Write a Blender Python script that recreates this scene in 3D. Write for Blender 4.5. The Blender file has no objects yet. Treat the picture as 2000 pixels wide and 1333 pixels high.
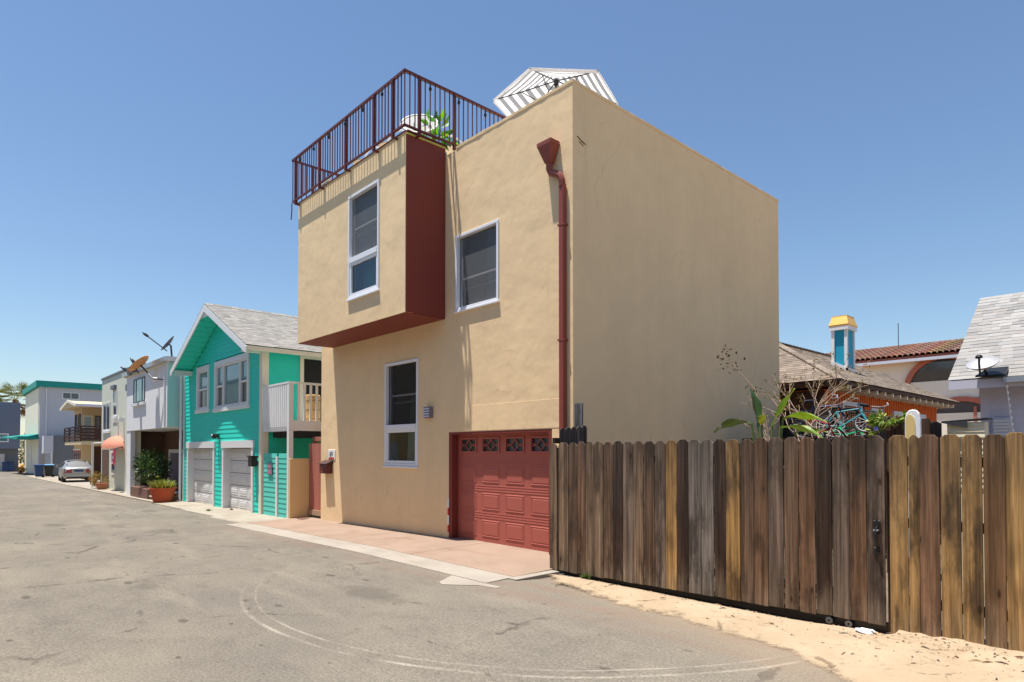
import bpy, bmesh, math, random
from mathutils import Vector, Matrix, noise
R = math.radians
scene = bpy.context.scene
random.seed(11)
COL = scene.collection

# ------------------------------------------------------------------ camera, sky, sun, exposure
cam_d = bpy.data.cameras.new('camera')
cam = bpy.data.objects.new('camera', cam_d); COL.objects.link(cam)
cam.location = (6.521, -7.233, 1.70)
cam.rotation_euler = (R(90 + 1.084), 0, R(47.57))
cam_d.sensor_fit = 'HORIZONTAL'; cam_d.sensor_width = 36.0
cam_d.lens = 36.0 * 1234.0 / 2000.0
cam_d.shift_y = (856.9 - 666.5) / 2000.0
cam_d.clip_start = 0.05; cam_d.clip_end = 3000
scene.camera = cam

SUN_DIR = Vector((0.70, 1.0, -5.5)).normalized()          # direction the light travels
world = bpy.data.worlds.new('World'); scene.world = world; world.use_nodes = True
wn = world.node_tree.nodes; wl = world.node_tree.links
sky = wn.new('ShaderNodeTexSky'); sky.sky_type = 'NISHITA'; sky.sun_disc = False
sky.sun_elevation = math.asin(-SUN_DIR.z)
sky.sun_rotation = math.atan2(-SUN_DIR.x, -SUN_DIR.y)
sky.altitude = 0; sky.air_density = 1.2; sky.dust_density = 0.2; sky.ozone_density = 5.0
bg = wn['Background']; bg.inputs['Strength'].default_value = 0.088
wl.new(sky.outputs[0], bg.inputs[0])
sun_d = bpy.data.lights.new('sun', 'SUN'); sun_d.energy = 5.0; sun_d.angle = R(0.53); sun_d.color = (1.0, 0.955, 0.89)
sun = bpy.data.objects.new('sun', sun_d); COL.objects.link(sun); sun.location = (-10, -14, 60)
sun.rotation_euler = SUN_DIR.to_track_quat('-Z', 'Y').to_euler()
scene.view_settings.view_transform = 'Standard'; scene.view_settings.look = 'None'
scene.view_settings.exposure = 0.66; scene.view_settings.gamma = 1.0
scene.view_settings.use_curve_mapping = False
scene.cycles.max_bounces = 8; scene.cycles.diffuse_bounces = 4; scene.cycles.transparent_max_bounces = 12

# ------------------------------------------------------------------ helpers
def lin(c):
    return tuple(((v / 255.0) / 12.92 if v / 255.0 <= 0.04045 else ((v / 255.0 + 0.055) / 1.055) ** 2.4) for v in c)

def G(x):                                                  # the alley falls gently away to the left
    t = max(0.0, -x - 3.2)
    return -0.17 * (1 - math.exp(-t / 15.0)) - 0.0062 * t

class NT:
    """tiny node-tree writer"""
    def __init__(s, name):
        s.m = bpy.data.materials.new(name); s.m.use_nodes = True
        s.t = s.m.node_tree; s.n = s.t.nodes; s.l = s.t.links
        s.b = s.n['Principled BSDF']; s.out = s.n['Material Output']
    def new(s, t, **k):
        n = s.n.new(t)
        for a, v in k.items(): setattr(n, a, v)
        return n
    def link(s, a, b): s.l.new(a, b)
    def pos(s, scale=(1, 1, 1), loc=(0, 0, 0), rnd=False):
        g = s.new('ShaderNodeNewGeometry'); m = s.new('ShaderNodeMapping')
        m.inputs['Scale'].default_value = scale; m.inputs['Location'].default_value = loc
        s.link(g.outputs['Position'], m.inputs['Vector'])
        if rnd:
            oi = s.new('ShaderNodeObjectInfo'); mu = s.math('MULTIPLY', oi.outputs['Random'], 37.0)
            cx = s.new('ShaderNodeCombineXYZ'); s.link(mu, cx.inputs[0]); s.link(mu, cx.inputs[1]); s.link(mu, cx.inputs[2])
            s.link(cx.outputs[0], m.inputs['Location'])
        return m.outputs['Vector']
    def noise(s, vec, scale, detail=4, rough=0.55, dist=0.0):
        n = s.new('ShaderNodeTexNoise'); n.inputs['Scale'].default_value = scale
        n.inputs['Detail'].default_value = detail; n.inputs['Roughness'].default_value = rough
        n.inputs['Distortion'].default_value = dist
        s.link(vec, n.inputs['Vector']); return n.outputs['Fac']
    def voro(s, vec, scale, feature='F1', out='Distance'):
        n = s.new('ShaderNodeTexVoronoi', feature=feature); n.inputs['Scale'].default_value = scale
        s.link(vec, n.inputs['Vector']); return n.outputs[out]
    def ramp(s, f, a, b, c0=0.0, c1=1.0):
        n = s.new('ShaderNodeMapRange'); n.interpolation_type = 'SMOOTHSTEP'
        n.inputs['From Min'].default_value = a; n.inputs['From Max'].default_value = b
        n.inputs['To Min'].default_value = c0; n.inputs['To Max'].default_value = c1
        s.link(f, n.inputs['Value']); return n.outputs[0]
    def math(s, op, a, b=None, c=None):
        n = s.new('ShaderNodeMath', operation=op)
        for i, v in enumerate((a, b, c)):
            if v is None: continue
            if isinstance(v, (int, float)): n.inputs[i].default_value = v
            else: s.link(v, n.inputs[i])
        return n.outputs[0]
    def mix(s, f, a, b, blend='MIX'):
        n = s.new('ShaderNodeMix', data_type='RGBA', blend_type=blend); n.clamp_factor = True
        for i, v in ((0, f), (6, a), (7, b)):
            if isinstance(v, (int, float)): n.inputs[i].default_value = v
            elif isinstance(v, tuple): n.inputs[i].default_value = (*v[:3], 1)
            else: s.link(v, n.inputs[i])
        return n.outputs[2]
    def scale_col(s, col, f):
        v = s.new('ShaderNodeVectorMath', operation='SCALE')
        if isinstance(col, tuple): v.inputs[0].default_value = col[:3]
        else: s.link(col, v.inputs[0])
        s.link(f, v.inputs['Scale']); return v.outputs[0]
    def bump(s, h, strength=0.3, dist=0.01, prev=None):
        n = s.new('ShaderNodeBump'); n.inputs['Strength'].default_value = strength; n.inputs['Distance'].default_value = dist
        s.link(h, n.inputs['Height'])
        if prev: s.link(prev, n.inputs['Normal'])
        return n.outputs[0]
    def done(s, col=None, rough=0.7, normal=None, metal=0.0, spec=0.5):
        if col is not None:
            if isinstance(col, tuple): s.b.inputs['Base Color'].default_value = (*col[:3], 1)
            else: s.link(col, s.b.inputs['Base Color'])
        if isinstance(rough, (int, float)): s.b.inputs['Roughness'].default_value = rough
        else: s.link(rough, s.b.inputs['Roughness'])
        if normal: s.link(normal, s.b.inputs['Normal'])
        s.b.inputs['Metallic'].default_value = metal
        s.b.inputs['Specular IOR Level'].default_value = spec
        return s.m

M = {}
def stucco(name, c, var=0.12, bump=0.35, fine=55.0, wave=1.0, cracks=0.0):
    t = NT(name); p = t.pos()
    a = t.noise(p, 0.55, 5, 0.6); b = t.noise(p, 3.1, 5, 0.65); ps = t.pos((2.2, 2.2, 0.22)); c2 = t.noise(ps, 1.0, 4, 0.6)
    f = t.math('ADD', t.math('MULTIPLY', a, var), t.math('ADD', t.math('MULTIPLY', b, var * 0.6), t.math('MULTIPLY', c2, var * 0.5)))
    f = t.math('ADD', f, 1.0 - var * 1.05)
    col = t.scale_col(c, f)
    if cracks:                                              # hairline plaster cracks and faint rain streaks
        e = t.voro(t.pos((0.55, 0.55, 0.42), (1.3, 4.1, 2.2)), 1.0, 'DISTANCE_TO_EDGE'); wob = t.math('MULTIPLY', t.math('SUBTRACT', t.noise(p, 2.0, 6, 0.7), 0.5), 0.22)
        ck = t.math('MULTIPLY', t.ramp(t.math('ABSOLUTE', t.math('ADD', t.math('SUBTRACT', e, 0.10), wob)), 0.0, 0.006, 1, 0), t.ramp(a, 0.50, 0.58)); col = t.mix(t.math('MULTIPLY', ck, cracks), col, tuple(q * 0.5 for q in c))
        st = t.math('MULTIPLY', t.ramp(t.noise(t.pos((5.0, 5.0, 0.12)), 1.0, 4, 0.6), 0.58, 0.75), t.ramp(a, 0.42, 0.6)); col = t.mix(t.math('MULTIPLY', st, 0.16), col, tuple(q * 0.55 for q in c))
        pt_ = t.ramp(t.noise(t.pos((1, 1, 1), (9, 3, 5)), 0.9, 2, 0.4), 0.52, 0.56); col = t.mix(t.math('MULTIPLY', pt_, 0.10), col, tuple(min(1, q * 1.12) for q in c))
    h1 = t.noise(p, fine, 3, 0.6); h2 = t.noise(p, 1.3, 3, 0.55, 0.0)
    n = t.bump(h2, 0.26 * wave, 0.05); n = t.bump(h1, bump, 0.006, n)
    M[name] = t.done(col, 0.9, n, spec=0.2); return M[name]

def paint(name, c, rough=0.55, var=0.10, sc=4.0, bump=0.08, spec=0.4):
    t = NT(name); p = t.pos()
    f = t.math('ADD', t.math('MULTIPLY', t.noise(p, sc, 5, 0.65), var * 2), 1.0 - var)
    n = t.bump(t.noise(p, 40, 3, 0.5), bump, 0.004)
    M[name] = t.done(t.scale_col(c, f), rough, n, spec=spec); return M[name]

def metal(name, c, rough=0.4, met=1.0):
    t = NT(name); p = t.pos(); f = t.math('ADD', t.math('MULTIPLY', t.noise(p, 9, 4), 0.3), 0.85)
    M[name] = t.done(t.scale_col(c, f), rough, None, metal=met); return M[name]

def wood(name, base=None, dark=0.75, grey=0.45, gs=1.0):
    """weathered boards running along z; the colour is the object's own colour unless base is given"""
    t = NT(name); oi = t.new('ShaderNodeObjectInfo')
    src = oi.outputs['Color'] if base is None else base
    g1 = t.noise(t.pos((46 * gs, 46 * gs, 1.1 * gs), rnd=True), 1.0, 6, 0.7, 0.4)      # fine grain
    p2 = t.pos((15, 15, 0.55), rnd=True); g2 = t.noise(p2, 1.0, 5, 0.6, 0.7)            # streaks
    p3 = t.pos((5.2, 5.2, 2.1), rnd=True); kd = t.math('ADD', t.voro(p3, 1.0), t.math('MULTIPLY', g1, 0.06)); knot = t.ramp(kd, 0.07, 0.15, 1.0, 0.0); halo = t.ramp(kd, 0.10, 0.42, 1.0, 0.0)
    p4 = t.pos((3.4, 3.4, 1.0), rnd=True); blot = t.noise(p4, 1.0, 5, 0.65)
    f = t.math('MULTIPLY', t.ramp(g1, 0.28, 0.72, 0.50, 1.22), t.ramp(g2, 0.30, 0.70, 0.55, 1.35))
    col = t.scale_col(src, f)
    col = t.mix(t.math('MULTIPLY', t.ramp(blot, 0.48, 0.66), dark), col, (0.030, 0.021, 0.016))
    geo = t.new('ShaderNodeNewGeometry'); sx = t.new('ShaderNodeSeparateXYZ'); t.link(geo.outputs['Position'], sx.inputs[0])
    up = t.math('ADD', sx.outputs['Z'], t.math('MULTIPLY', blot, 1.6))
    col = t.mix(t.math('MULTIPLY', t.ramp(up, 1.5, 2.7), grey), col, t.scale_col((0.085, 0.068, 0.056), f))
    col = t.mix(t.math('MULTIPLY', t.ramp(up, 1.25, 0.75), 0.35), col, t.scale_col((0.36, 0.27, 0.18), f))
    col = t.mix(t.math('MULTIPLY', halo, 0.35), col, (0.045, 0.028, 0.018)); col = t.mix(t.math('MULTIPLY', knot, 0.75), col, (0.020, 0.012, 0.008))
    pn = t.ramp(t.voro(t.pos((26, 26, 3.5), rnd=True), 1.0), 0.0, 0.075, 1, 0); col = t.mix(t.math('MULTIPLY', pn, 0.6), col, (0.012, 0.010, 0.009))
    n = t.bump(g1, 0.8, 0.006); n = t.bump(g2, 0.5, 0.008, n); n = t.bump(knot, 0.3, 0.004, n)
    M[name] = t.done(col, 0.9, n, spec=0.12); return M[name]

def vcol(name, rough=0.8, spec=0.2, transl=0.0, bump=0.0, tint=(1, 1, 1), sc=30.0, var=0.12):
    """colour read from the mesh's own colour attribute"""
    t = NT(name); a = t.new('ShaderNodeVertexColor'); a.layer_name = 'col'; p = t.pos()
    f = t.math('ADD', t.math('MULTIPLY', t.noise(p, sc, 4, 0.6), var * 2), 1 - var)
    col = t.scale_col(a.outputs['Color'], f)
    n = t.bump(t.noise(p, 60, 3), bump, 0.006) if bump else None
    m = t.done(col, rough, n, spec=spec)
    if transl:
        tr = t.new('ShaderNodeBsdfTranslucent'); mx = t.new('ShaderNodeMixShader'); mx.inputs[0].default_value = transl
        t.link(t.mix(1.0, col, (1.0, 1.0, 0.45), 'MULTIPLY'), tr.inputs[0]); t.link(t.b.outputs[0], mx.inputs[1]); t.link(tr.outputs[0], mx.inputs[2])
        t.link(mx.outputs[0], t.out.inputs[0])
    M[name] = m; return m

def glass(name, tint=(0.75, 0.85, 0.85), refl=1.0):
    t = NT(name)
    tr = t.new('ShaderNodeBsdfTransparent'); tr.inputs[0].default_value = (*tint, 1)
    gl = t.new('ShaderNodeBsdfGlossy'); gl.inputs['Roughness'].default_value = 0.02; gl.inputs[0].default_value = (0.95, 0.98, 1, 1)
    p = t.pos(); t.link(t.bump(t.noise(p, 1.6, 2), 0.02, 0.05), gl.inputs['Normal'])
    fr = t.new('ShaderNodeFresnel'); fr.inputs[0].default_value = 1.6
    f = t.math('MINIMUM', t.math('MULTIPLY', fr.outputs[0], 1.7 * refl), 1.0)
    mx = t.new('ShaderNodeMixShader'); t.link(f, mx.inputs[0]); t.link(tr.outputs[0], mx.inputs[1]); t.link(gl.outputs[0], mx.inputs[2])
    t.link(mx.outputs[0], t.out.inputs[0]); M[name] = t.m; return t.m

def screen(name, c=(0.10, 0.11, 0.11), a=0.55):
    t = NT(name); tr = t.new('ShaderNodeBsdfTransparent'); mx = t.new('ShaderNodeMixShader'); mx.inputs[0].default_value = a
    t.done(c, 0.8, spec=0.1); t.link(tr.outputs[0], mx.inputs[1]); t.link(t.b.outputs[0], mx.inputs[2]); t.link(mx.outputs[0], t.out.inputs[0])
    M[name] = t.m; return t.m

class MB:
    """collects shapes in world space; build() links them as ONE mesh object"""
    def __init__(s): s.v = []; s.f = []; s.c = []; s.cur = (1, 1, 1)
    def add(s, vs, fs):
        o = len(s.v); s.v += [Vector(p) for p in vs]; s.f += [tuple(i + o for i in f) for f in fs]; s.c += [s.cur] * len(fs); return s
    def box(s, x0, x1, y0, y1, z0, z1):
        x0, x1 = min(x0, x1), max(x0, x1); y0, y1 = min(y0, y1), max(y0, y1); z0, z1 = min(z0, z1), max(z0, z1)
        return s.add([(x0,y0,z0),(x1,y0,z0),(x1,y1,z0),(x0,y1,z0),(x0,y0,z1),(x1,y0,z1),(x1,y1,z1),(x0,y1,z1)],
                     [(0,3,2,1),(4,5,6,7),(0,1,5,4),(1,2,6,5),(2,3,7,6),(3,0,4,7)])
    def prism(s, pts, off):
        n = len(pts); off = Vector(off); a = [Vector(p) for p in pts]; b = [p + off for p in a]
        nrm = Vector((0, 0, 0))
        for i in range(n): nrm += a[i].cross(a[(i + 1) % n])
        if nrm.dot(off) > 0: a, b = b, a
        return s.add(a + b, [tuple(range(n)), tuple(range(2 * n - 1, n - 1, -1))] + [(i, i + n, (i + 1) % n + n, (i + 1) % n) for i in range(n)])
    def poly(s, pts): return s.add(pts, [tuple(range(len(pts)))])
    def bar(s, a, b, w, h, up=(0, 0, 1)):
        a = Vector(a); b = Vector(b); d = (b - a).normalized(); up = Vector(up)
        if abs(d.dot(up)) > 0.98: up = Vector((0, 1, 0))
        r = d.cross(up).normalized(); u = r.cross(d).normalized()
        q = [r * (i * w / 2) + u * (j * h / 2) for i, j in ((-1, -1), (1, -1), (1, 1), (-1, 1))]
        return s.add([a + t for t in q] + [b + t for t in q], [(0,1,2,3),(7,6,5,4),(0,4,5,1),(1,5,6,2),(2,6,7,3),(3,7,4,0)])
    def tube(s, pts, r, n=8, caps=True):
        pts = [Vector(p) for p in pts]; k = len(pts); rs = r if isinstance(r, (list, tuple)) else [r] * k
        vs = []; prev = None
        for i, p in enumerate(pts):
            d = (pts[min(i + 1, k - 1)] - pts[max(i - 1, 0)]).normalized()
            if prev is None:
                ref = Vector((0, 0, 1)) if abs(d.z) < 0.9 else Vector((1, 0, 0)); u = d.cross(ref).normalized()
            else:
                u = (prev - d * prev.dot(d)).normalized()
            w = d.cross(u); prev = u
            vs += [p + (u * math.cos(2 * math.pi * j / n) + w * math.sin(2 * math.pi * j / n)) * rs[i] for j in range(n)]
        fs = [(i * n + j, i * n + (j + 1) % n, (i + 1) * n + (j + 1) % n, (i + 1) * n + j) for i in range(k - 1) for j in range(n)]
        if caps: fs += [tuple(range(n - 1, -1, -1)), tuple((k - 1) * n + j for j in range(n))]
        return s.add(vs, fs)
    def lathe(s, prof, c=(0, 0, 0), n=20, axis=(0, 0, 1)):
        c = Vector(c); ax = Vector(axis).normalized(); q = Vector((0, 0, 1)).rotation_difference(ax)
        vs = []
        for r, z in prof:
            for j in range(n):
                a = 2 * math.pi * j / n; vs.append(c + q @ Vector((r * math.cos(a), r * math.sin(a), z)))
        k = len(prof)
        fs = [(i * n + j, i * n + (j + 1) % n, (i + 1) * n + (j + 1) % n, (i + 1) * n + j) for i in range(k - 1) for j in range(n)]
        if prof[0][0] > 1e-4: fs.append(tuple(range(n - 1, -1, -1)))
        if prof[-1][0] > 1e-4: fs.append(tuple((k - 1) * n + j for j in range(n)))
        return s.add(vs, fs)
    def torus(s, c, R0, r0, axis=(0, 1, 0), n=28, m=8, a0=0.0, a1=2 * math.pi):
        q = Vector((0, 0, 1)).rotation_difference(Vector(axis).normalized()); c = Vector(c)
        full = abs(a1 - a0 - 2 * math.pi) < 1e-3; k = n if full else n + 1
        pts = [c + q @ Vector((R0 * math.cos(a0 + (a1 - a0) * i / n), R0 * math.sin(a0 + (a1 - a0) * i / n), 0)) for i in range(k)]
        if not full: return s.tube(pts, r0, m)
        vs = []
        for i in range(n):
            a = 2 * math.pi * i / n
            for j in range(m):
                b = 2 * math.pi * j / m; rr = R0 + r0 * math.cos(b)
                vs.append(c + q @ Vector((rr * math.cos(a), rr * math.sin(a), r0 * math.sin(b))))
        return s.add(vs, [(i * m + j, ((i + 1) % n) * m + j, ((i + 1) % n) * m + (j + 1) % m, i * m + (j + 1) % m) for i in range(n) for j in range(m)])
    def build(s, name, mat, parent=None, smooth=False, bevel=0.0, color=None, segs=1):
        me = bpy.data.meshes.new(name)
        if parent is not None:
            base = Vector(root_of(parent)['_b'])
        else:
            xs = [p.x for p in s.v]; ys = [p.y for p in s.v]; zs = [p.z for p in s.v]
            base = Vector(((min(xs) + max(xs)) / 2, (min(ys) + max(ys)) / 2, min(zs)))
        me.from_pydata([tuple(p - base) for p in s.v], [], s.f)
        if any(c != (1, 1, 1) for c in s.c):
            at = me.color_attributes.new('col', 'FLOAT_COLOR', 'CORNER'); i = 0
            buf = []
            for f, c in zip(s.f, s.c): buf += [c[0], c[1], c[2], 1.0] * len(f)
            at.data.foreach_set('color', buf)
        me.materials.append(M[mat] if isinstance(mat, str) else mat)
        if smooth: me.polygons.foreach_set('use_smooth', [True] * len(me.polygons))
        me.update()
        o = bpy.data.objects.new(name, me); COL.objects.link(o)
        if parent is not None: o.parent = parent
        else: o.location = base; o['_b'] = tuple(base)
        if color: o.color = (*color, 1)
        if bevel:
            b = o.modifiers.new('bevel', 'BEVEL'); b.width = bevel; b.segments = segs; b.limit_method = 'ANGLE'; b.angle_limit = R(40)
        if smooth: 
            try: me.set_sharp_from_angle(angle=R(38))
            except Exception: pass
        return o

def root_of(o):
    while o.parent: o = o.parent
    return o
def tag(o, label, cat, group=None):
    o['label'] = label; o['category'] = cat
    if group: o['group'] = group
    return o
def thing(name, base, label, cat, group=None):
    o = bpy.data.objects.new(name, None); COL.objects.link(o); o.location = base; o['_b'] = tuple(base)
    o.empty_display_size = 0.2
    return tag(o, label, cat, group)
def struct(o): o['kind'] = 'structure'; return o
def stuff(o): o['kind'] = 'stuff'; return o

class Face:
    """a wall plane: u runs along it, v is up, w points out of it. side='front' looks to -y, 'right' looks to +x"""
    def __init__(s, side, d): s.side = side; s.d = d
    def P(s, u, v, w=0.0):
        return Vector((u, s.d - w, v)) if s.side == 'front' else Vector((s.d + w, u, v))
    def box(s, mb, u0, u1, v0, v1, w0, w1):
        a = s.P(u0, v0, w0); b = s.P(u1, v1, w1); return mb.box(a.x, b.x, a.y, b.y, a.z, b.z)
    def wall(s, mb, u0, u1, v0, v1, holes, th, top=None):
        """sheet with real openings, th thick (inwards)"""
        us = sorted({u0, u1, *[h[0] for h in holes], *[h[1] for h in holes]}); vs = sorted({v0, v1, *[h[2] for h in holes], *[h[3] for h in holes]})
        us = [u for u in us if u0 <= u <= u1]; vs = [v for v in vs if v0 <= v <= v1]
        inh = lambda i, j: any(h[0] - 1e-6 <= us[i] and us[i + 1] <= h[1] + 1e-6 and h[2] - 1e-6 <= vs[j] and vs[j + 1] <= h[3] + 1e-6 for h in holes)
        fl = s.side == 'front'
        def quad(a, b, c, d, flip=False):
            mb.poly([d, c, b, a] if flip else [a, b, c, d])
        nu, nv = len(us) - 1, len(vs) - 1
        solid = [[not inh(i, j) for j in range(nv)] for i in range(nu)]
        for i in range(nu):
            for j in range(nv):
                if not solid[i][j]: continue
                a, b, c, d = us[i], us[i + 1], vs[j], vs[j + 1]
                quad(s.P(a, c), s.P(b, c), s.P(b, d), s.P(a, d)); quad(s.P(a, c, -th), s.P(a, d, -th), s.P(b, d, -th), s.P(b, c, -th))
                for di, dj, e in ((-1, 0, (a, c, a, d)), (1, 0, (b, d, b, c)), (0, -1, (b, c, a, c)), (0, 1, (a, d, b, d))):
                    ii, jj = i + di, j + dj
                    if 0 <= ii < nu and 0 <= jj < nv and solid[ii][jj]: continue
                    quad(s.P(e[0], e[1]), s.P(e[2], e[3]), s.P(e[2], e[3], -th), s.P(e[0], e[1], -th))
        return mb

def fix_normals(o):
    bm = bmesh.new(); bm.from_mesh(o.data); bmesh.ops.remove_doubles(bm, verts=bm.verts, dist=1e-5); bmesh.ops.recalc_face_normals(bm, faces=bm.faces)
    bm.to_mesh(o.data); bm.free(); return o

def siding(F, parent, u0, u1, v0, v1, holes, mat, course=0.135, proud=0.013, clip=None, name='siding_board'):
    """lap boards, one object per course, cut round the openings"""
    v = v0; k = 0
    while v < v1 - 0.02:
        t = min(v + course, v1); a0, a1 = u0, u1
        if clip:
            ca = clip((v + t) / 2)
            if ca is None: break
            a0, a1 = max(u0, ca[0]), min(u1, ca[1])
        segs = [(a0, a1)]
        for h in holes:
            if h[2] < (v + t) / 2 < h[3]:
                ns = []
                for a, b in segs:
                    if h[0] > a: ns.append((a, min(b, h[0])))
                    if h[1] < b: ns.append((max(a, h[1]), b))
                segs = [q for q in ns if q[1] - q[0] > 0.01]
        if segs:
            for a, b in segs:
                mb = MB(); w0 = proud + random.uniform(-0.0015, 0.0015)
                mb.prism([F.P(a, v, 0.001), F.P(a, v, w0), F.P(a, t + 0.006, 0.003), F.P(a, t + 0.006, 0.001)], F.P(b, 0) - F.P(a, 0))
                mb.build(name, mat, parent)
        v = t; k += 1

def shingles(mb, A, B, C, D, rows, tab, cols, thick=0.012, seed=1):
    """A-B is the eave, D-C the ridge; overlapping tabs with their own tint"""
    rnd = random.Random(seed); A, B, C, D = map(Vector, (A, B, C, D)); nrm = (B - A).cross(D - A).normalized()
    if nrm.z < 0: nrm = -nrm
    for i in range(rows):
        t0 = i / rows; t1 = min(1.0, (i + 1.25) / rows)
        l0, r0, l1, r1 = A.lerp(D, t0), B.lerp(C, t0), A.lerp(D, t1), B.lerp(C, t1)
        L = (r0 - l0).length
        n = max(1, int(L / tab)); off = rnd.random() * 0.9; edges = [0.0]
        while edges[-1] < 1:
            edges.append(edges[-1] + (tab / max(L, 0.01)) * rnd.uniform(0.7, 1.3))
        edges[-1] = 1.0
        for a, b in zip(edges[:-1], edges[1:]):
            if b - a < 1e-4: continue
            c = rnd.choice(cols); k = rnd.uniform(0.93, 1.07); mb.cur = tuple(min(1, q * k) for q in c)
            th = thick * rnd.uniform(0.7, 1.5)
            d = (l0.lerp(r0, 0.5) - l1.lerp(r1, 0.5)).normalized() * rnd.uniform(0, 0.012)
            p = [l0.lerp(r0, a) + d, l0.lerp(r0, b) + d, l1.lerp(r1, b), l1.lerp(r1, a)]
            mb.add([p[0], p[1], p[2], p[3], p[0] + nrm * th, p[1] + nrm * th, p[2] + nrm * 0.003, p[3] + nrm * 0.003],
                   [(4, 5, 6, 7), (0, 1, 5, 4), (1, 2, 6, 5), (3, 0, 4, 7)])
    mb.cur = (1, 1, 1)

def leaf_cloud(mb, c, rad, n, size, cols, seed=1, shell=0.35, droop=0.2):
    rnd = random.Random(seed); c = Vector(c)
    clumps = [Vector((rnd.gauss(0, 1), rnd.gauss(0, 1), rnd.gauss(0, 1))).normalized() * rnd.uniform(0.45, 0.95) for _ in range(max(5, n // 45))]
    for i in range(n):
        q = rnd.choice(clumps) + Vector((rnd.gauss(0, 1), rnd.gauss(0, 1), rnd.gauss(0, 1))) * shell * 0.55
        if q.length > 1.12: q = q.normalized() * rnd.uniform(0.8, 1.12)
        p = c + Vector((q.x * rad[0], q.y * rad[1], q.z * rad[2]))
        d = (q.normalized() + Vector((rnd.gauss(0, .6), rnd.gauss(0, .6), rnd.gauss(0, .6) - droop))).normalized()
        s = d.cross(Vector((rnd.gauss(0, 1), rnd.gauss(0, 1), rnd.gauss(0, 1)))).normalized(); L = size * rnd.uniform(0.7, 1.4); W = L * rnd.uniform(0.28, 0.45)
        nn = d.cross(s) * L * 0.12
        k = rnd.uniform(0.7, 1.25); cc = rnd.choice(cols); mb.cur = (cc[0] * k, cc[1] * k, cc[2] * k)
        mb.add([p, p + d * L * 0.5 + s * W * .5 - nn, p + d * L, p + d * L * 0.5 - s * W * .5 - nn], [(0, 1, 2), (0, 2, 3)])
    mb.cur = (1, 1, 1)

# ------------------------------------------------------------------ materials
stucco('tan_stucco', lin((234, 204, 161)), 0.22, 0.26, 60.0, 1.9, 0.30)
stucco('tan_stucco_old', lin((226, 194, 138)), 0.12, 0.35)
stucco('white_stucco', (0.78, 0.78, 0.79), 0.10, 0.4)
stucco('aqua_stucco', lin((170, 214, 208)), 0.06, 0.2)
stucco('sage_stucco', lin((206, 208, 192)), 0.08, 0.3)
stucco('grey_stucco', lin((190, 188, 192)), 0.08, 0.3)
stucco('pale_stucco', lin((226, 218, 200)), 0.08, 0.3)
stucco('blue_grey_stucco', lin((112, 122, 140)), 0.06, 0.25)
stucco('dark_grey_stucco', lin((112, 118, 126)), 0.06, 0.25)
stucco('cream_stucco', lin((228, 222, 205)), 0.08, 0.25)
stucco('beige_stucco', lin((205, 184, 150)), 0.08, 0.25)
stucco('brown_stucco', lin((105, 82, 72)), 0.08, 0.25)
paint('oxblood', lin((122, 52, 42)), 0.65, 0.07)
paint('rail_red', lin((96, 40, 38)), 0.45, 0.12)
paint('garage_red', lin((172, 92, 80)), 0.55, 0.05, 2.5)
paint('spout_red', lin((135, 66, 54)), 0.5, 0.10)
paint('gate_red', lin((172, 106, 92)), 0.75, 0.22, 9)
paint('teal', lin((40, 210, 190)), 0.6, 0.08, 5)
paint('teal_light', lin((88, 196, 180)), 0.6, 0.08, 5)
paint('teal_trim', lin((20, 140, 130)), 0.6, 0.06)
paint('white_paint', (0.74, 0.73, 0.72), 0.5, 0.06)
paint('cream_paint', lin((226, 218, 198)), 0.55, 0.06)
paint('door_white', (0.66, 0.65, 0.64), 0.5, 0.05)
paint('vinyl', (0.80, 0.80, 0.83), 0.35, 0.03)
paint('black_paint', (0.02, 0.02, 0.022), 0.4, 0.1)
paint('black_iron', (0.012, 0.012, 0.013), 0.35, 0.1)
paint('room_dark', (0.018, 0.019, 0.02), 0.9, 0.1)
paint('curtain', lin((168, 186, 184)), 0.9, 0.08)
paint('curtain_grey', lin((120, 116, 112)), 0.9, 0.10)
paint('shade_grey', lin((150, 154, 156)), 0.9, 0.06)
paint('interior_brown', lin((92, 70, 58)), 0.9, 0.15)
paint('terracotta', lin((190, 84, 50)), 0.75, 0.10)
paint('terracotta_old', lin((170, 110, 82)), 0.85, 0.18)
paint('lilac_paint', lin((206, 206, 222)), 0.55, 0.05)
paint('beige_siding', lin((226, 216, 184)), 0.6, 0.05)
paint('orange_board', lin((214, 112, 42)), 0.7, 0.14, 6)
paint('turquoise', lin((22, 150, 178)), 0.55, 0.10)
paint('gold_paint', lin((238, 184, 92)), 0.5, 0.08)
paint('terracotta_trim', lin((176, 104, 82)), 0.7, 0.1)
paint('awning_orange', lin((200, 132, 108)), 0.8, 0.08)
paint('pink_cloth', lin((226, 92, 130)), 0.85, 0.08)
paint('pale_cloth', lin((240, 200, 205)), 0.85, 0.05)
paint('dark_brown', lin((74, 48, 40)), 0.75, 0.15)
paint('brick_red_frame', lin((150, 60, 52)), 0.6, 0.08)
paint('hydrant_yellow', lin((228, 160, 40)), 0.5, 0.1)
paint('bin_blue', lin((36, 66, 110)), 0.5, 0.06)
paint('bin_black', (0.02, 0.022, 0.028), 0.5, 0.06)
paint('bin_light_blue', lin((98, 150, 185)), 0.5, 0.06)
paint('rubber', (0.018, 0.018, 0.018), 0.8, 0.1)
paint('plate_white', (0.82, 0.82, 0.80), 0.4, 0.02)
paint('sign_grey', lin((120, 112, 125)), 0.6, 0.1)
paint('sign_pink', lin((176, 120, 140)), 0.6, 0.1)
paint('dark_ink', (0.03, 0.03, 0.04), 0.5, 0.02)
paint('red_ink', lin((190, 50, 46)), 0.5, 0.02)
paint('reflector_red', lin((190, 16, 22)), 0.3, 0.05)
paint('lamp_red', lin((150, 18, 20)), 0.15, 0.05, spec=0.8)
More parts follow.
